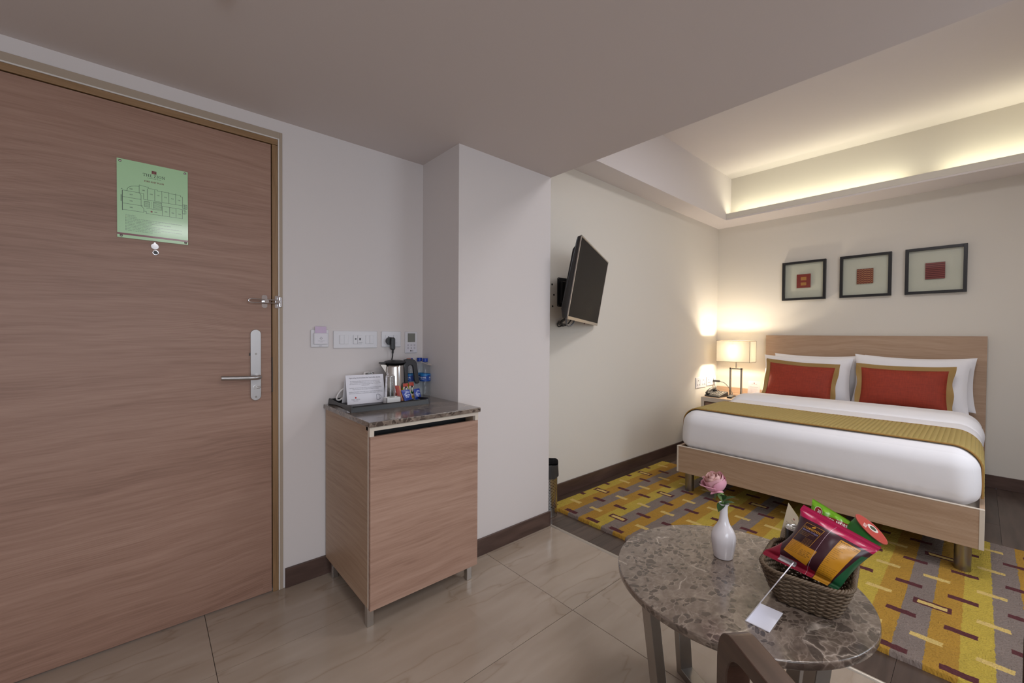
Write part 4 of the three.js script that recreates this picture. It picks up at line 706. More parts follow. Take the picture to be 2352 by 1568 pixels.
{ // telephone
  const o = thing('desk_telephone', 'dark grey push-button telephone on the nightstand', 'telephone', [4.63, 0.55, 0.26]);
  const PH = std([0.055, 0.05, 0.046], 0.45), y = 0.5505;
  const M = new THREE.Matrix4().makeRotationY(-0.12).setPosition(4.635, y, 0.268);
  const L = (g) => g.applyMatrix4(M);
  const s = new THREE.Shape(); s.moveTo(-0.09, 0); s.lineTo(0.09, 0); s.lineTo(0.09, 0.045); s.quadraticCurveTo(0.085, 0.053, 0.07, 0.05); s.lineTo(-0.08, 0.018); s.quadraticCurveTo(-0.09, 0.015, -0.09, 0.008);
  part('body', L(ext(s, 0.165, 0.004).translate(0, 0, -0.0825)), PH, o);
  const kp = part('keypad', L(bx(-0.06, 0.045, -0.0015, 0.0015, -0.02, 0.062, 0.001).rotateZ(0.21).translate(0, 0.0385, 0)), std([0.42, 0.38, 0.33], 0.5), o, 'pale keypad panel');
  for (let i = 0; i < 4; i++) for (let j = 0; j < 3; j++) part('key', L(bx(-0.05 + i * 0.024, -0.034 + i * 0.024, 0.0015, 0.0045, -0.012 + j * 0.024, 0.004 + j * 0.024, 0.001).rotateZ(0.21).translate(0, 0.0385, 0)), std([0.05, 0.048, 0.045], 0.5), kp);
  const hs = part('handset', L(new THREE.TubeGeometry(new THREE.CatmullRomCurve3([V(-0.085, 0.03, -0.056), V(-0.06, 0.052, -0.056), V(0, 0.07, -0.056), V(0.06, 0.072, -0.056), V(0.085, 0.056, -0.056)]), 30, 0.017, 12)), PH, o, 'handset');
  for (const [a, b] of [[-0.07, 0.034], [0.07, 0.058]]) part('ear_cup', L(new THREE.SphereGeometry(0.024, 16, 12).scale(1.1, 0.8, 1).translate(a, b, -0.056)), PH, hs);
  const pts = []; for (let i = 0; i <= 150; i++) { const t = i / 150, a = t * 6.2832 * 22; pts.push([-0.1 - 0.012 * Math.sin(t * 3.1) + 0.0055 * Math.cos(a), 0.008 + 0.0055 * Math.sin(a), -0.05 + t * 0.14]); }
  part('coiled_cord', L(tube(pts, 0.0018, 600, 5)), BLACK, o);
  const r = thing('remote_control', 'small black remote control lying beside the telephone', 'remote', [4.665, 0.55, 0.405]);
  const RM = new THREE.Matrix4().makeRotationY(0.2).setPosition(4.665, 0.5505, 0.405);
  part('body', bx(-0.09, 0.09, 0, 0.018, -0.024, 0.024, 0.007).applyMatrix4(RM), BLACK, r);
  part('button_pad', bx(-0.06, 0.07, 0.018, 0.0195, -0.014, 0.014, 0.0005).applyMatrix4(RM), std([0.07, 0.065, 0.06], 0.6), r);
  const n = thing('info_card', 'white printed card standing on the nightstand beside the bed', 'card', [4.88, 0.55, 0.56]);
  const tx = ctex(300, 420, (c) => { c.fillStyle = '#e4dcdc'; c.fillRect(0, 0, 300, 420); c.textAlign = 'center'; c.fillStyle = '#8a3034'; c.beginPath(); c.arc(150, 56, 13, 0, 7); c.fill(); c.fillStyle = '#8d7f88'; c.font = '30px serif'; c.fillText('THE ZION', 150, 98); c.font = 'bold 20px sans-serif'; c.fillText('In-House Dining Menu', 150, 164); c.font = '13px sans-serif'; for (let i = 0; i < 9; i++) c.fillText(['please dial the order number', 'from your room telephone and', 'our team will be pleased to help', 'breakfast lunch and dinner', 'served through the day', 'tea and coffee at any hour', 'laundry and travel desk', 'wake up call on request', 'thank you'][i], 150, 200 + i * 19); c.fillStyle = '#c07a60'; c.beginPath(); c.arc(76, 382, 20, 0, 7); c.fill(); });
  part('print', surf((u, v) => V(4.868 + 0.03 * v, 0.5505 + 0.172 * v, lerp(0.497, 0.614, u)), 4, 4, true), std(0xffffff, 0.6, { map: tx }), n);
  part('stand', [surf((u, v) => V(4.870 + 0.03 * v, 0.5505 + 0.172 * v, lerp(0.497, 0.614, u)), 4, 4), bx(4.868, 4.92, 0.5505, 0.5525, 0.497, 0.614)], phy([0.8, 0.78, 0.76], 0.3, { side: THREE.DoubleSide }), n);
}
{ // sockets above the nightstand
  const HOLE = std([0.1, 0.09, 0.09], 0.7);
  const sk = (label, x0, x1, y0, y1, on) => {
    const o = thing('wall_socket', label, 'socket', [(x0 + x1) / 2, y0, ZT], 'double sockets above the nightstand');
    part('faceplate', bx(x0, x1, y0, y1, ZT, ZT + 0.009, 0.003), WHITEP, o);
    const w = (x1 - x0) / 2;
    for (const k of [0, 1]) { const cx = x0 + w * (k + 0.5); part('outlet', bx(cx - w * 0.36, cx + w * 0.2, y0 + 0.02, y1 - 0.02, ZT + 0.009, ZT + 0.0105, 0.0005), WHITEP, o); for (const [a, b, rr] of [[cx - w * 0.08, y1 - 0.035, 0.007], [cx - w * 0.22, y0 + 0.036, 0.006], [cx + w * 0.06, y0 + 0.036, 0.006]]) part('pin_hole', disc(a, b, ZT + 0.0108, rr, 0.001), HOLE, o); part('rocker', bx(cx + w * 0.24, cx + w * 0.38, y0 + 0.024, y1 - 0.024, ZT + 0.009, ZT + 0.013, 0.001), WHITEP, o); }
  };
  sk('white double socket left of the phone plug', 4.53, 4.783, 0.625, 0.742);
  sk('white double socket with a plug, nearest the wall corner', 4.802, 5.04, 0.633, 0.735);
  const o = thing('phone_plug', 'black plug and thin cable behind the telephone', 'plug', [4.97, 0.66, 0.11]);
  part('plug_body', rod([4.97, 0.682, ZT + 0.012], [4.955, 0.683, ZT + 0.085], 0.012), BLACK, o);
  part('cable', [tube([[4.955, 0.683, 0.168], [4.945, 0.668, 0.23], [4.92, 0.62, 0.29], [4.90, 0.575, 0.33], [4.87, 0.556, 0.34], [4.75, 0.556, 0.33]], 0.0035, 60), tube([[4.965, 0.67, 0.11], [4.965, 0.6, 0.125], [4.95, 0.558, 0.19], [4.76, 0.556, 0.2]], 0.0028, 40)], BLACK, o);
}
// ---------------------------------------------------------------- pictures above the bed
{
  const art = [
    (c) => { c.fillStyle = '#7c2a20'; c.fillRect(0, 0, 160, 160); c.fillStyle = '#a9803c'; c.fillRect(48, 34, 64, 38); c.fillRect(48, 98, 64, 34); c.fillStyle = 'rgba(90,20,16,.35)'; for (let i = 0; i < 16; i++) c.fillRect(i * 10, 0, 4, 160); },
    (c) => { c.fillStyle = '#6b2e1e'; c.fillRect(0, 0, 160, 160); c.strokeStyle = '#b98a5c'; c.lineWidth = 4; for (let j = 0; j < 8; j++) { c.beginPath(); for (let i = 0; i <= 12; i++) { const y = 8 + j * 21 + (i % 2 ? 9 : 0); i ? c.lineTo(i * 13.4, y) : c.moveTo(0, y); } c.stroke(); } },
    (c) => { c.fillStyle = '#5a1f1e'; c.fillRect(0, 0, 160, 160); c.fillStyle = '#86433c'; for (let j = 0; j < 9; j++) c.fillRect(0, 4 + j * 18, 160, 8); }];
  const FR = std([0.014, 0.014, 0.016], 0.35), BK = std([0.56, 0.57, 0.47], 0.6), GL = phy([1, 1, 1], 0.03, { transmission: 1, thickness: 0, ior: 1.25 });
  [[0.757, 1.132, 'framed picture with maroon square and two gold bars'], [1.243, 1.616, 'framed picture with brown zigzag square'], [1.705, 2.078, 'framed picture with maroon striped square']].forEach(([z0, z1, label], i) => {
    const y0 = 1.582, y1 = 1.98, f = 0.0225, o = thing('framed_picture', label, 'picture', [5.07, y0, (z0 + z1) / 2], 'three framed pictures above the headboard');
    part('picture_frame', [bx(5.05, 5.083, y0, y1, z0, z0 + f, 0.001), bx(5.05, 5.083, y0, y1, z1 - f, z1, 0.001), bx(5.05, 5.083, y0, y0 + f, z0 + f, z1 - f, 0.001), bx(5.05, 5.083, y1 - f, y1, z0 + f, z1 - f, 0.001)], FR, o, 'black frame');
    part('backing', bx(5.079, 5.083, y0 + f, y1 - f, z0 + f, z1 - f), BK, o, 'pale green backing');
    const cz = (z0 + z1) / 2, cy = (y0 + y1) / 2 - 0.005;
    const m = part('motif', bx(5.066, 5.07, cy - 0.07, cy + 0.07, cz - 0.06, cz + 0.06), std([0.15, 0.03, 0.02], 0.7), o);
    part('print', new THREE.PlaneGeometry(0.12, 0.14).rotateY(-Math.PI / 2).translate(5.0655, cy, cz), std(0xffffff, 0.7, { map: ctex(160, 160, art[i]) }), m);
    part('glass', bx(5.056, 5.058, y0 + f, y1 - f, z0 + f, z1 - f), GL, o);
  });
}
// ---------------------------------------------------------------- round coffee table
const TC = [1.3225, 1.674], TH = 0.48;
{
  const o = thing('coffee_table', 'round brown marble coffee table on slanted steel legs', 'table', [TC[0], 0, TC[1]]);
  const R = 0.3352, top = lathe([[0.0001, -0.02], [R - 0.003, -0.02], [R, -0.017], [R, -0.004], [R - 0.0015, -0.001], [R - 0.004, 0], [0.0001, 0]], TC[0], TH, TC[1], 128);
  part('marble_top', tuv(top, 0.8, 0.37, 0.21), MARBLE, o, 'polished brown marble disc');
  const a = V(0.483, 0, -0.876), b = V(-0.876, 0, -0.483);
  const s = new THREE.Shape(), q = [[-0.296, TH - 0.02], [-0.236, 0], [0.236, 0], [0.296, TH - 0.02], [0.266, TH - 0.02], [0.211, 0.026], [-0.211, 0.026], [-0.266, TH - 0.02]];
  q.forEach(([x, y], i) => (i ? s.lineTo(x, y) : s.moveTo(x, y)));
  for (const d of [a, b]) {
    const g = ext(s, 0.046, 0.0015).translate(0, 0, -0.023), n = d.clone().cross(V(0, 1, 0));
    g.applyMatrix4(new THREE.Matrix4().makeBasis(d, V(0, 1, 0), n).setPosition(TC[0], d === b ? 0.0003 : 0.0006, TC[1]));
    part('leg_frame', g, DSTEEL, o, 'flat steel leg frame');
  }
}
{ // vase and rose
  const x = 1.409, z = 1.612;
  const o = thing('bud_vase', 'white ceramic bud vase on the coffee table', 'vase', [x, TH, z]);
  part('vase_body', lathe([[0.0001, 0.0005], [0.026, 0.0005], [0.0285, 0.003], [0.0325, 0.025], [0.0362, 0.05], [0.0372, 0.064], [0.0355, 0.078], [0.0290, 0.093], [0.0205, 0.106], [0.0150, 0.119], [0.0120, 0.138], [0.0112, 0.158], [0.0122, 0.168], [0.0160, 0.1755], [0.0150, 0.1765], [0.0105, 0.168], [0.0090, 0.14], [0.0110, 0.118], [0.0001, 0.1]], x, TH, z, 64), phy([0.80, 0.77, 0.80], 0.18, { clearcoat: 0.8, clearcoatRoughness: 0.06 }), o);
  const r = thing('pink_rose', 'pink rose with green leaves in the white bud vase', 'flower', [x, TH + 0.15, z]);
  const cx = x - 0.014, cz = z - 0.014, cy = TH + 0.212;
  const GR = phy([0.035, 0.09, 0.022], 0.45, { side: THREE.DoubleSide, transmission: 0.1, thickness: 0 }), G2 = std([0.11, 0.19, 0.05], 0.6, { side: THREE.DoubleSide });
  part('stem', tube([[x, TH + 0.105, z], [x - 0.001, TH + 0.165, z], [x - 0.008, TH + 0.195, z - 0.006], [cx, cy + 0.006, cz]], 0.0026, 30, 8), G2, r);
  const tilt = new THREE.Matrix4().makeRotationFromQuaternion(new THREE.Quaternion().setFromUnitVectors(V(0, 1, 0), V(-0.30, 0.95, -0.22).normalize())).setPosition(cx, cy, cz);
  const PM = [[0.78, 0.50, 0.46], [0.74, 0.42, 0.46], [0.70, 0.34, 0.43]].map((c) => phy(c, 0.7, { side: THREE.DoubleSide, transmission: 0.12, thickness: 0, sheen: 0.3 }));
  const petal = (th, wid, R, H, curl, k, y0) => surf((u, v) => {
    const a = u * 2 - 1, w = wid * (0.35 + 0.65 * Math.pow(Math.sin(Math.PI * (0.08 + 0.52 * v)), 0.7)), t = th + a * w;
    const rim = 0.0022 * Math.sin(a * 4 + k * 2) * v;
    const rad = R * Math.sin(Math.PI * (0.07 + 0.64 * v)) + curl * Math.pow(Math.max(0, v - 0.62) / 0.38, 2) + rim;
    return V(Math.cos(t) * rad, y0 + H * v * (1 - 0.14 * a * a) - 0.35 * curl * Math.pow(Math.max(0, v - 0.7) / 0.3, 2) + rim, Math.sin(t) * rad);
  }, 14, 14).applyMatrix4(tilt);
  for (let i = 0; i < 3; i++) part('petal', petal(i * 2.1, 1.3, 0.010, 0.058, 0.001, i, 0.006), PM[0], r);
  for (let i = 0; i < 3; i++) part('petal', petal(i * 2.1 + 0.7, 1.2, 0.0165, 0.060, 0.002, i + 3, 0.004), PM[0], r);
  for (let i = 0; i < 4; i++) part('petal', petal(i * 1.57 + 0.3, 1.05, 0.0235, 0.060, 0.004, i + 6, 0.002), PM[0], r);
  for (let i = 0; i < 4; i++) part('petal', petal(i * 1.57 + 1.0, 1.0, 0.0295, 0.058, 0.007, i + 10, 0.0), PM[1], r);
  for (const [th, cu, h] of [[0.5, 0.010, 0.056], [2.0, 0.006, 0.050], [3.5, 0.020, 0.052], [5.1, 0.012, 0.050]]) part('petal', petal(th, 0.85, 0.034, h, cu, th * 3, -0.001), PM[2], r);
  part('petal', petal(2.7, 0.5, 0.030, 0.024, 0.020, 20, 0.004), PM[2], r, 'drooping outer petal');
  for (let i = 0; i < 5; i++) { const t = i * 1.257; part('sepal', surf((u, v) => { const w = 0.006 * Math.sin(Math.PI * (0.15 + 0.85 * v)) * (u * 2 - 1); const rr = 0.004 + 0.016 * v; return V(Math.cos(t) * rr - Math.sin(t) * w, -0.002 - 0.022 * v * v, Math.sin(t) * rr + Math.cos(t) * w); }, 4, 8).applyMatrix4(tilt), G2, r); }
  const leaf = (p, dir, L, W, fold) => { const d = V(...dir).normalize(), s = d.clone().cross(V(0, 1, 0)).normalize(), n = s.clone().cross(d); return surf((u, v) => { const a = u * 2 - 1, w = W * Math.pow(Math.sin(Math.PI * Math.pow(v, 0.8)), 0.9); return V(...p).addScaledVector(d, L * v).addScaledVector(s, a * w).addScaledVector(n, fold * Math.abs(a) * w - 0.3 * L * v * v); }, 8, 12); };
  part('leaf', leaf([x - 0.002, TH + 0.178, z], [-0.55, -0.25, -0.1], 0.036, 0.013, 0.3), GR, r);
  part('leaf', leaf([x - 0.004, TH + 0.18, z - 0.002], [0.25, 0.75, 0.6], 0.042, 0.014, 0.3), GR, r);
  part('leaf', leaf([x - 0.003, TH + 0.172, z], [0.35, 0.35, 0.45], 0.034, 0.012, 0.4), GR, r);
  part('leaf', leaf([x - 0.006, TH + 0.186, z - 0.003], [-0.35, 0.75, 0.2], 0.038, 0.012, 0.3), GR, r);
}
{ // acrylic sign holder, its sheet leaning back over the foot
  const o = thing('sign_holder', 'white L-shaped table sign holder on the coffee table', 'sign holder', [1.18, TH, 1.8]);
  const W = phy([0.84, 0.83, 0.90], 0.25, { clearcoat: 0.4 });
  part('foot', bx(1.131, 1.235, TH, TH + 0.003, 1.7745, 1.8295, 0.001), W, o);
  const w = V(0, 0.883, 0.469), n = V(0, 0.469, -0.883);
  const g = bx(-0.052, 0.052, 0, 0.162, -0.0012, 0.0012, 0.0008).applyMatrix4(new THREE.Matrix4().makeBasis(V(-1, 0, 0), w, n).setPosition(1.183, TH + 0.0012, 1.7748));
  part('sheet', g, W, o);
}
// ---------------------------------------------------------------- basket with snacks
{
  const cx = 1.372, cz = 1.852, rot = 0.10, y0 = TH + 0.001, y1 = 0.572;
  const o = thing('wicker_basket', 'small brown wicker basket of snacks on the coffee table', 'basket', [cx, TH, cz]);
  const hx = 0.118, hz = 0.100, cr = 0.055;
  const perim = []; { const N = 240; const A = 2 * (hx - cr), B = 2 * (hz - cr), C4 = Math.PI * cr / 2, T = 2 * A + 2 * B + 4 * C4; for (let i = 0; i < N; i++) { let d = i / N * T; const seg = [[A, 0], [C4, 1], [B, 2], [C4, 3], [A, 4], [C4, 5], [B, 6], [C4, 7]]; let k = 0; while (d > seg[k][0]) { d -= seg[k][0]; k++; } const ax = hx - cr, az = hz - cr; let p, nn;
    if (k === 0) { p = [-ax + d, hz]; nn = [0, 1]; } else if (k === 1) { const t = d / cr; nn = [Math.sin(t), Math.cos(t)]; p = [ax + cr * nn[0], az + cr * nn[1]]; } else if (k === 2) { p = [hx, az - d]; nn = [1, 0]; } else if (k === 3) { const t = d / cr; nn = [Math.cos(t), -Math.sin(t)]; p = [ax + cr * nn[0], -az + cr * nn[1]]; } else if (k === 4) { p = [ax - d, -hz]; nn = [0, -1]; } else if (k === 5) { const t = d / cr; nn = [-Math.sin(t), -Math.cos(t)]; p = [-ax + cr * nn[0], -az + cr * nn[1]]; } else if (k === 6) { p = [-hx, -az + d]; nn = [-1, 0]; } else { const t = d / cr; nn = [-Math.cos(t), Math.sin(t)]; p = [-ax + cr * nn[0], az + cr * nn[1]]; }
    perim.push([p, nn]); } }
  const at = (i, sc, off, y) => { const [p, nn] = perim[mod(i, 240)]; const x = p[0] * sc + nn[0] * off, z = p[1] * sc + nn[1] * off; return V(cx + x * Math.cos(rot) + z * Math.sin(rot), y, cz - x * Math.sin(rot) + z * Math.cos(rot)); };
  const scl = (y) => 0.68 + 0.32 * Math.pow((y - y0) / (y1 - y0), 0.8);
  const WK = std([0.135, 0.092, 0.055], 0.6), WK2 = std([0.10, 0.068, 0.04], 0.6);
  const rows = []; for (let j = 0; j < 14; j++) { const y = lerp(y0 + 0.005, y1 - 0.006, j / 13), pts = []; for (let i = 0; i < 240; i += 1) pts.push(at(i, scl(y), (j % 2 ? 1 : -1) * 0.0028 * Math.sin(i / 240 * Math.PI * 2 * 20), y + 0.0008 * Math.sin(i * 0.7))); rows.push(new THREE.TubeGeometry(new THREE.CatmullRomCurve3(pts, true), 240, 0.0034, 5, true)); }
  const wv = part('weave', rows, WK, o); wv.userData.kind = 'stuff';
  const st = []; for (let k = 0; k < 40; k++) { const i = k * 6 + 3; st.push(new THREE.TubeGeometry(new THREE.CatmullRomCurve3([y0 + 0.002, lerp(y0, y1, 0.35), lerp(y0, y1, 0.7), y1].map((y) => at(i, scl(y), 0, y))), 8, 0.002, 5)); }
  const sk = part('stakes', st, WK2, o); sk.userData.kind = 'stuff';
  const braid = []; for (const ph of [0, 2.1, 4.2]) { const pts = []; for (let i = 0; i < 240; i++) { const a = i / 240 * Math.PI * 2 * 30 + ph; pts.push(at(i, 1.0, 0.0035 * Math.cos(a), y1 + 0.002 + 0.003 * Math.sin(a))); } braid.push(new THREE.TubeGeometry(new THREE.CatmullRomCurve3(pts, true), 480, 0.0032, 5, true)); }
  const br = part('rim_braid', braid, WK, o); br.userData.kind = 'stuff';
  const sh = new THREE.Shape(); for (let i = 0; i < 240; i += 4) { const p = at(i, 0.69, 0, 0); i ? sh.lineTo(p.x, -p.z) : sh.moveTo(p.x, -p.z); }
  part('bottom', new THREE.ExtrudeGeometry(sh, { depth: 0.004, bevelEnabled: false }).rotateX(-Math.PI / 2).translate(0, y0, 0), WK2, o);
}
// pillow-shaped packet from four corners (BL, BR, TR, TL), bulging towards both sides; crimped ends
function packet(name, label, q, T, map, backCol, base, seal = 0.09, pinL = 0.02, pinR = 0.02) {
  const across = (u, vv) => lerp(pinL * Math.pow(Math.sin(Math.PI * vv), 0.8), 1 - pinR * Math.sin(Math.PI * vv), u);
  const [a, b, c, d] = q.map((p) => V(...p)), n = b.clone().sub(a).cross(d.clone().sub(a)).normalize();
  const o = thing(name, label, 'packet', base);
  const f = (s) => surf((u, v) => {
    const vv = clamp((v - seal) / (1 - 2 * seal)), pf = Math.pow(Math.sin(Math.PI * u), 0.55) * Math.pow(Math.sin(Math.PI * vv), 0.5);
    const cr = (v < seal || v > 1 - seal) ? 0.0009 * Math.sin(v * 260) : 0;
    const wr2 = 0.004 * (fbm(u * 5 + 3, v * 4 + T * 90, 4096, 4096, 3, 6) - 0.5) + 0.006 * Math.sin(u * 21 + 2 * Math.sin(v * 3)) * Math.exp(-Math.pow((vv - 1) / 0.12, 2)) * (1 - (v > 1 - seal ? 1 : 0)) * 0.4 + 0.0025 * Math.sin(u * 17) * (1 - vv) * Math.exp(-vv * 5);
    const up = across(u, vv); return a.clone().lerp(b, up).lerp(d.clone().lerp(c, up), v).addScaledVector(n, s * (0.0006 + T * pf) + cr + wr2 * Math.min(1, pf * 3));
  }, 60, 60, s < 0);
  const front = f(1), fu = front.attributes.uv; for (let i = 0; i < fu.count; i++) { const v = fu.getY(i); fu.setX(i, across(fu.getX(i), clamp((v - seal) / (1 - 2 * seal)))); }
  part('printed_face', front, phy(0xffffff, 0.34, { map, clearcoat: 0.3, clearcoatRoughness: 0.3 }), o);
  part('far_face', f(-1), phy(backCol, 0.35, { clearcoat: 0.3 }), o);
  return o;
}
{
  const bag = ctex(1000, 1000, (c) => {
    const w = 1000; c.fillStyle = '#8e0f2e'; c.fillRect(0, 0, w, w);
    c.fillStyle = '#3a1420'; c.beginPath(); c.moveTo(0, 175); c.lineTo(1000, 165); c.lineTo(1000, 1000); c.lineTo(640, 1000); c.lineTo(600, 850); c.lineTo(200, 880); c.lineTo(120, 690); c.lineTo(0, 640); c.fill();
    c.fillStyle = '#b30e4c'; c.fillRect(0, 0, w, 178); c.fillStyle = '#7d0a34'; for (let i = 0; i < 26; i++) { c.beginPath(); c.moveTo(i * 40, 110); c.lineTo(i * 40 + 14, 100); c.lineTo(i * 40 + 18, 116); c.fill(); }
    c.fillStyle = '#9c1030'; c.fillRect(560, 880, 120, 120);
    c.fillStyle = '#2c0f18'; c.fillRect(200, 225, 255, 345); c.strokeStyle = '#c99334'; c.lineWidth = 5; c.strokeRect(204, 229, 247, 337);
    c.fillStyle = '#d7992a'; c.beginPath(); c.ellipse(325, 258, 26, 13, -0.5, 0, 7); c.fill();
    c.font = 'bold 46px sans-serif'; c.textAlign = 'center'; c.fillText('CORNITOS', 328, 320, 226); c.fillStyle = '#8a86b0'; c.font = 'bold 36px sans-serif'; c.fillText('Nacho Crisps', 328, 358, 220);
    c.fillStyle = '#b98a3a'; c.font = '17px sans-serif'; c.textAlign = 'left'; ['• Made from 100% corn', '• Cholesterol free', '• No MSG added'].forEach((t, i) => c.fillText(t, 220, 390 + 24 * i)); for (let i = 0; i < 5; i++) c.fillText('zero trans fat', 330, 470 + 20 * i, 108);
    c.fillStyle = '#c8891c'; c.beginPath(); c.moveTo(205, 570); c.lineTo(560, 585); c.lineTo(552, 862); c.lineTo(205, 790); c.fill();
    c.fillStyle = '#3a2208'; c.font = '18px sans-serif'; for (let i = 0; i < 7; i++) c.fillText('Batch, packed on, price', 214, 602 + 25 * i, 150); c.font = 'bold 24px monospace'; ['19.17.FBL2', '02/11/23', '150.00 45g', '03/05/24'].forEach((t, i) => c.fillText(t, 385, 670 + 28 * i));
    c.fillStyle = '#b7afb0'; c.fillRect(205, 882, 235, 84); c.fillStyle = '#555'; c.font = '20px serif'; c.fillText('Greendot Health Foods', 222, 930, 200);
    c.fillStyle = '#cf9022'; c.beginPath(); c.moveTo(655, 225); c.lineTo(885, 222); c.lineTo(880, 1000); c.lineTo(690, 1000); c.fill();
    c.fillStyle = '#2f1c05'; c.font = 'bold 36px sans-serif'; c.fillText('Nutrition Facts', 664, 266, 212); c.fillRect(664, 280, 212, 4); c.font = '17px sans-serif'; ['Serving size 30 g', 'Energy kcal', 'Total fat', 'Saturated fat', 'Trans fat', 'Cholesterol', 'Sodium', 'Carbohydrate', 'Dietary fibre', 'Sugars', 'Protein', 'Calcium', 'Iron', 'Ingredients: corn, edible', 'vegetable oil, seasoning,', 'spices, salt, sugar, onion', 'powder, garlic powder,', 'tomato powder, citric acid', 'Store in a cool dry place', 'Best before six months'].forEach((t, i) => c.fillText(t, 676, 312 + 32 * i, 190));
    c.fillStyle = '#1f5a38'; c.beginPath(); c.moveTo(930, 300); c.lineTo(1000, 250); c.lineTo(1000, 1000); c.lineTo(890, 1000); c.fill();
    c.strokeStyle = '#c9b3bd'; c.lineWidth = 4; c.beginPath(); c.moveTo(487, 60); c.quadraticCurveTo(520, 500, 596, 1000); c.stroke();
  });
  packet('chips_packet', 'magenta and maroon chips packet leaning in the wicker basket', [[1.3179, 0.5785, 1.7536], [1.3130, 0.5560, 1.9270], [1.3732, 0.6759, 2.0023], [1.3988, 0.7224, 1.8321]], 0.042, bag, [0.25, 0.01, 0.05], [1.34, 0.565, 1.86], 0.09, 0.13, 0.03);
  const green = ctex(600, 700, (c) => {
    c.fillStyle = '#69a51c'; c.fillRect(0, 0, 600, 700); c.fillStyle = '#7fbf25'; c.fillRect(0, 0, 600, 70); c.strokeStyle = '#3d7a12'; c.lineWidth = 6; c.strokeRect(60, 110, 480, 560);
    c.fillStyle = '#d9d6c4'; c.beginPath(); c.ellipse(120, 100, 60, 52, 0, 0, 7); c.fill(); c.fillStyle = '#8e1a1c'; c.beginPath(); c.ellipse(120, 100, 53, 45, 0, 0, 7); c.fill(); c.fillStyle = '#eee'; c.font = 'bold 50px sans-serif'; c.textAlign = 'center'; c.fillText('₹20', 120, 118, 86);
    c.fillStyle = '#8e1a1c'; c.beginPath(); c.moveTo(190, 120); c.quadraticCurveTo(380, 66, 592, 52); c.lineTo(592, 128); c.quadraticCurveTo(380, 140, 190, 200); c.fill(); c.fillStyle = '#e9e6df'; c.font = 'bold 56px sans-serif'; c.save(); c.translate(400, 132); c.rotate(-0.14); c.fillText('15% MORE', 0, 0, 330); c.restore();
    c.fillStyle = '#d9b52a'; c.beginPath(); c.arc(300, 560, 90, 0, 7); c.fill();
  });
  packet('snack_packet', 'bright green snack packet behind the chips packet', [[1.462, 0.545, 1.812], [1.458, 0.545, 1.908], [1.500, 0.672, 1.930], [1.515, 0.709, 1.828]], 0.012, green, [0.12, 0.3, 0.02], [1.48, 0.545, 1.86], 0.06);
  { // tub with red foil lid
    const ax = V(0.047, 0.768, 0.643).normalize(), lc = V(1.505, 0.668, 1.965), M = new THREE.Matrix4().makeRotationFromQuaternion(new THREE.Quaternion().setFromUnitVectors(V(0, 1, 0), ax)).setPosition(lc);
    const o = thing('snack_tub', 'green paper tub with red foil lid in the wicker basket', 'tub', [1.49, 0.59, 1.94]);
    const side = ctex(800, 300, (c) => { c.fillStyle = '#2f7a34'; c.fillRect(0, 0, 800, 300); c.fillStyle = '#b9bccb'; for (const x of [60, 330, 600]) { c.fillRect(x, 110, 130, 120); } c.fillStyle = '#55586e'; c.font = '15px sans-serif'; for (const x of [60, 330, 600]) for (let i = 0; i < 6; i++) c.fillText('ingredients list', x + 8, 130 + i * 18, 116); });
    part('tub_wall', lathe([[0.0001, -0.078], [0.031, -0.078], [0.032, -0.076], [0.0405, -0.003], [0.042, -0.001]], 0, 0, 0, 48).applyMatrix4(M), std(0xffffff, 0.5, { map: side, side: THREE.DoubleSide }), o, 'green printed wall');
    const lid = ctex(400, 400, (c) => { c.fillStyle = '#b5362a'; c.fillRect(0, 0, 400, 400); c.fillStyle = '#d8d2c8'; c.beginPath(); c.ellipse(250, 210, 90, 60, 0.3, 0, 7); c.fill(); c.fillStyle = '#31442c'; c.beginPath(); c.ellipse(255, 212, 56, 34, 0.3, 0, 7); c.fill(); c.fillStyle = '#e8d9d2'; c.font = 'bold 54px sans-serif'; c.fillText('NICE', 70, 150); });
    part('foil_lid', [new THREE.CircleGeometry(0.0445, 48).rotateX(-Math.PI / 2).translate(0, 0.0012, 0).applyMatrix4(M)], std(0xffffff, 0.35, { map: lid, side: THREE.DoubleSide }), o, 'red foil lid');
    part('rim', new THREE.TorusGeometry(0.043, 0.0018, 8, 48).rotateX(Math.PI / 2).applyMatrix4(M), std([0.42, 0.06, 0.04], 0.4), o);
  }
  { // drink can
    const x = 1.463, z = 1.797, o = thing('drink_can', 'dark drink can with silver lid behind the chips packet', 'can', [x, 0.52, z]);
    const cm = ctex(400, 300, (c) => { c.fillStyle = '#1e1a17'; c.fillRect(0, 0, 400, 300); c.fillStyle = '#b9aa92'; c.font = 'bold 44px sans-serif'; for (const k of [10, 140, 270]) { c.fillText('lls', k, 120); c.font = '22px sans-serif'; c.fillText('coffee', k, 160); c.font = 'bold 44px sans-serif'; } });
    part('can_wall', new THREE.CylinderGeometry(0.0255, 0.0255, 0.1, 36, 1, true).translate(x, 0.572, z), std(0xffffff, 0.3, { map: cm, metalness: 0.3 }), o);
    part('can_lid', lathe([[0.0001, 0.098], [0.021, 0.098], [0.0225, 0.103], [0.024, 0.1035], [0.0255, 0.1]], x, 0.522, z, 36), STEEL, o);
    part('can_bottom', lathe([[0.0255, 0.0], [0.022, -0.006], [0.0001, -0.003]], x, 0.522, z, 36), STEEL, o);
    part('ring_pull', new THREE.TorusGeometry(0.007, 0.0013, 6, 20).rotateX(Math.PI / 2).translate(x - 0.005, 0.6225, z), STEEL, o);
  }
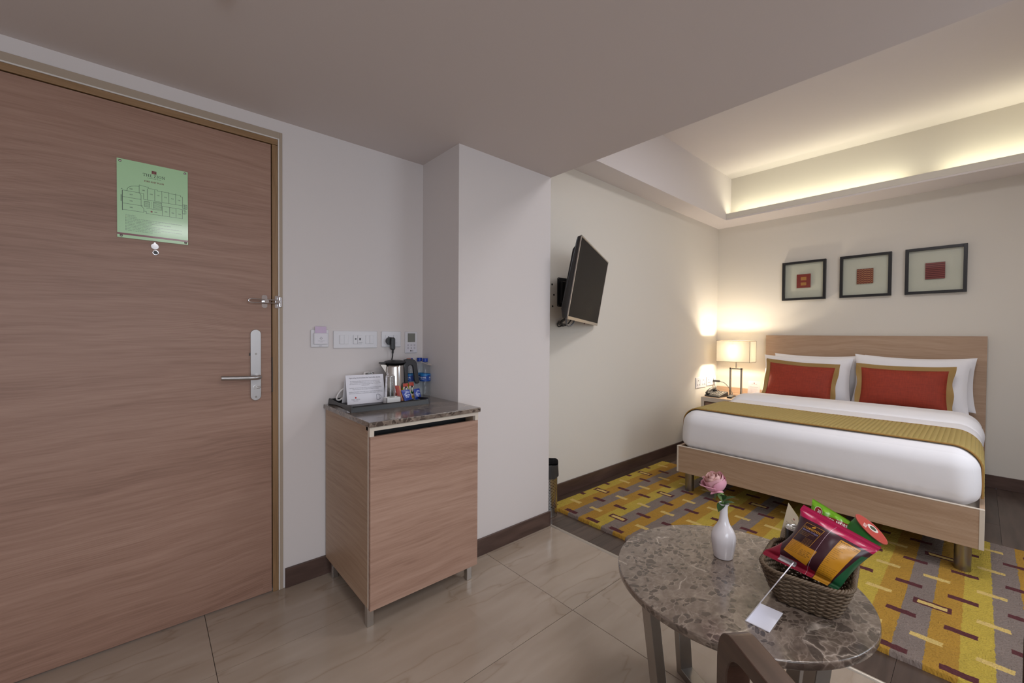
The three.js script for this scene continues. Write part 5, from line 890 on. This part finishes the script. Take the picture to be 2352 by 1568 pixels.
  { // menu card
    const o = thing('price_card', 'cream price card standing at the back of the basket', 'card', [1.49, 0.54, 1.77]);
    const tx = ctex(300, 560, (c) => { c.fillStyle = '#d8cbb2'; c.fillRect(0, 0, 300, 560); c.fillStyle = '#8a3030'; c.beginPath(); c.arc(190, 110, 14, 0, 7); c.fill(); c.fillStyle = '#6d6052'; c.font = '22px serif'; c.fillText('THE ZION', 130, 160); c.font = '17px serif'; for (let i = 0; i < 13; i++) c.fillText(['Mini bar', 'Nachos 60', 'Peanuts 40', 'Soft drink 60', 'Juice 70', 'Cookies 50', 'Chocolate 80', 'Chips 50', 'Noodles 90', 'Soda 40', 'Water 30', 'Coffee 60', 'Tax extra'][i], 40, 220 + i * 24); });
    const A = V(1.472, 0.545, 1.748), B = V(1.478, 0.545, 1.806), C2 = V(1.494, 0.648, 1.797), D = V(1.503, 0.681, 1.768);
    const f = (k, fl) => surf((u, v) => A.clone().lerp(B, u).lerp(D.clone().lerp(C2, u), v).add(V(k, 0, 0)), 6, 6, fl);
    part('print', f(-0.0008, false), std(0xffffff, 0.6, { map: tx, side: THREE.DoubleSide }), o); part('back', f(0.0008, true), std([0.55, 0.45, 0.2], 0.6, { side: THREE.DoubleSide }), o);
  }
}
// ---------------------------------------------------------------- armchair in the foreground
{
  const D = V(-0.605, 0, 0.797), L = V(0.797, 0, 0.605), P0 = V(0.906, 0, 1.796);
  const o = thing('armchair', 'dark wood armchair beside the coffee table, only its arm shown', 'chair', [0.9, 0, 2.25]);
  const AW = phy(0xffffff, 0.3, { map: dtex(512, 256, (u, v) => { const t = fbm(u * 4, v * 30, 4, 30, 3, 7); return mix3([0.040, 0.020, 0.013], [0.105, 0.058, 0.040], t); }), clearcoat: 0.2, clearcoatRoughness: 0.25 });
  const Y = 0.594;
  const s = new THREE.Shape(); s.moveTo(0, 0); s.lineTo(0, Y - 0.075); s.bezierCurveTo(0.002, Y - 0.02, 0.02, Y, 0.05, Y); s.lineTo(0.58, Y - 0.012); s.bezierCurveTo(0.61, Y - 0.014, 0.625, Y - 0.03, 0.627, Y - 0.07); s.lineTo(0.66, 0); s.lineTo(0.63, 0); s.lineTo(0.596, Y - 0.075); s.bezierCurveTo(0.592, Y - 0.042, 0.58, Y - 0.04, 0.56, Y - 0.04); s.lineTo(0.085, Y - 0.034); s.bezierCurveTo(0.05, Y - 0.036, 0.036, Y - 0.06, 0.034, Y - 0.10); s.lineTo(0.033, 0);
  const M = (off) => new THREE.Matrix4().makeBasis(D, V(0, 1, 0), L.clone().negate()).setPosition(P0.clone().addScaledVector(L, off + 0.053));
  const uvw = (g) => tuv(g, 0.5, 0, 0, false);
  part('arm_frame', uvw(ext(s, 0.053, 0.0025, 14)).applyMatrix4(M(0)), AW, o, 'bent dark wood arm and legs');
  part('arm_frame', uvw(ext(s, 0.053, 0.0025, 14)).applyMatrix4(M(0.72)), AW, o, 'bent dark wood arm and legs');
  const B = new THREE.Matrix4().makeBasis(L, V(0, 1, 0), D).setPosition(P0);
  const UP = std([0.11, 0.05, 0.035], 0.85);
  part('seat_rail', [bx(0.053, 0.72, 0.27, 0.33, 0.04, 0.07, 0.003), bx(0.053, 0.72, 0.27, 0.33, 0.53, 0.56, 0.003)].map((g) => g.applyMatrix4(B)), AW, o);
  part('seat_cushion', bx(0.055, 0.718, 0.33, 0.42, 0.05, 0.56, 0.03).applyMatrix4(B), UP, o);
  part('backrest', bx(0.06, 0.713, 0.36, 0.66, -0.04, 0.05, 0.03).rotateX(0.14).translate(0, 0, 0.0).applyMatrix4(new THREE.Matrix4().makeTranslation(0, 0.03, 0.53)).applyMatrix4(B), UP, o);
}
scene.traverse((o) => { if (o.isMesh) { o.castShadow = true; o.receiveShadow = true; } });
scene.updateMatrixWorld(true);
renderer.render(scene, camera);
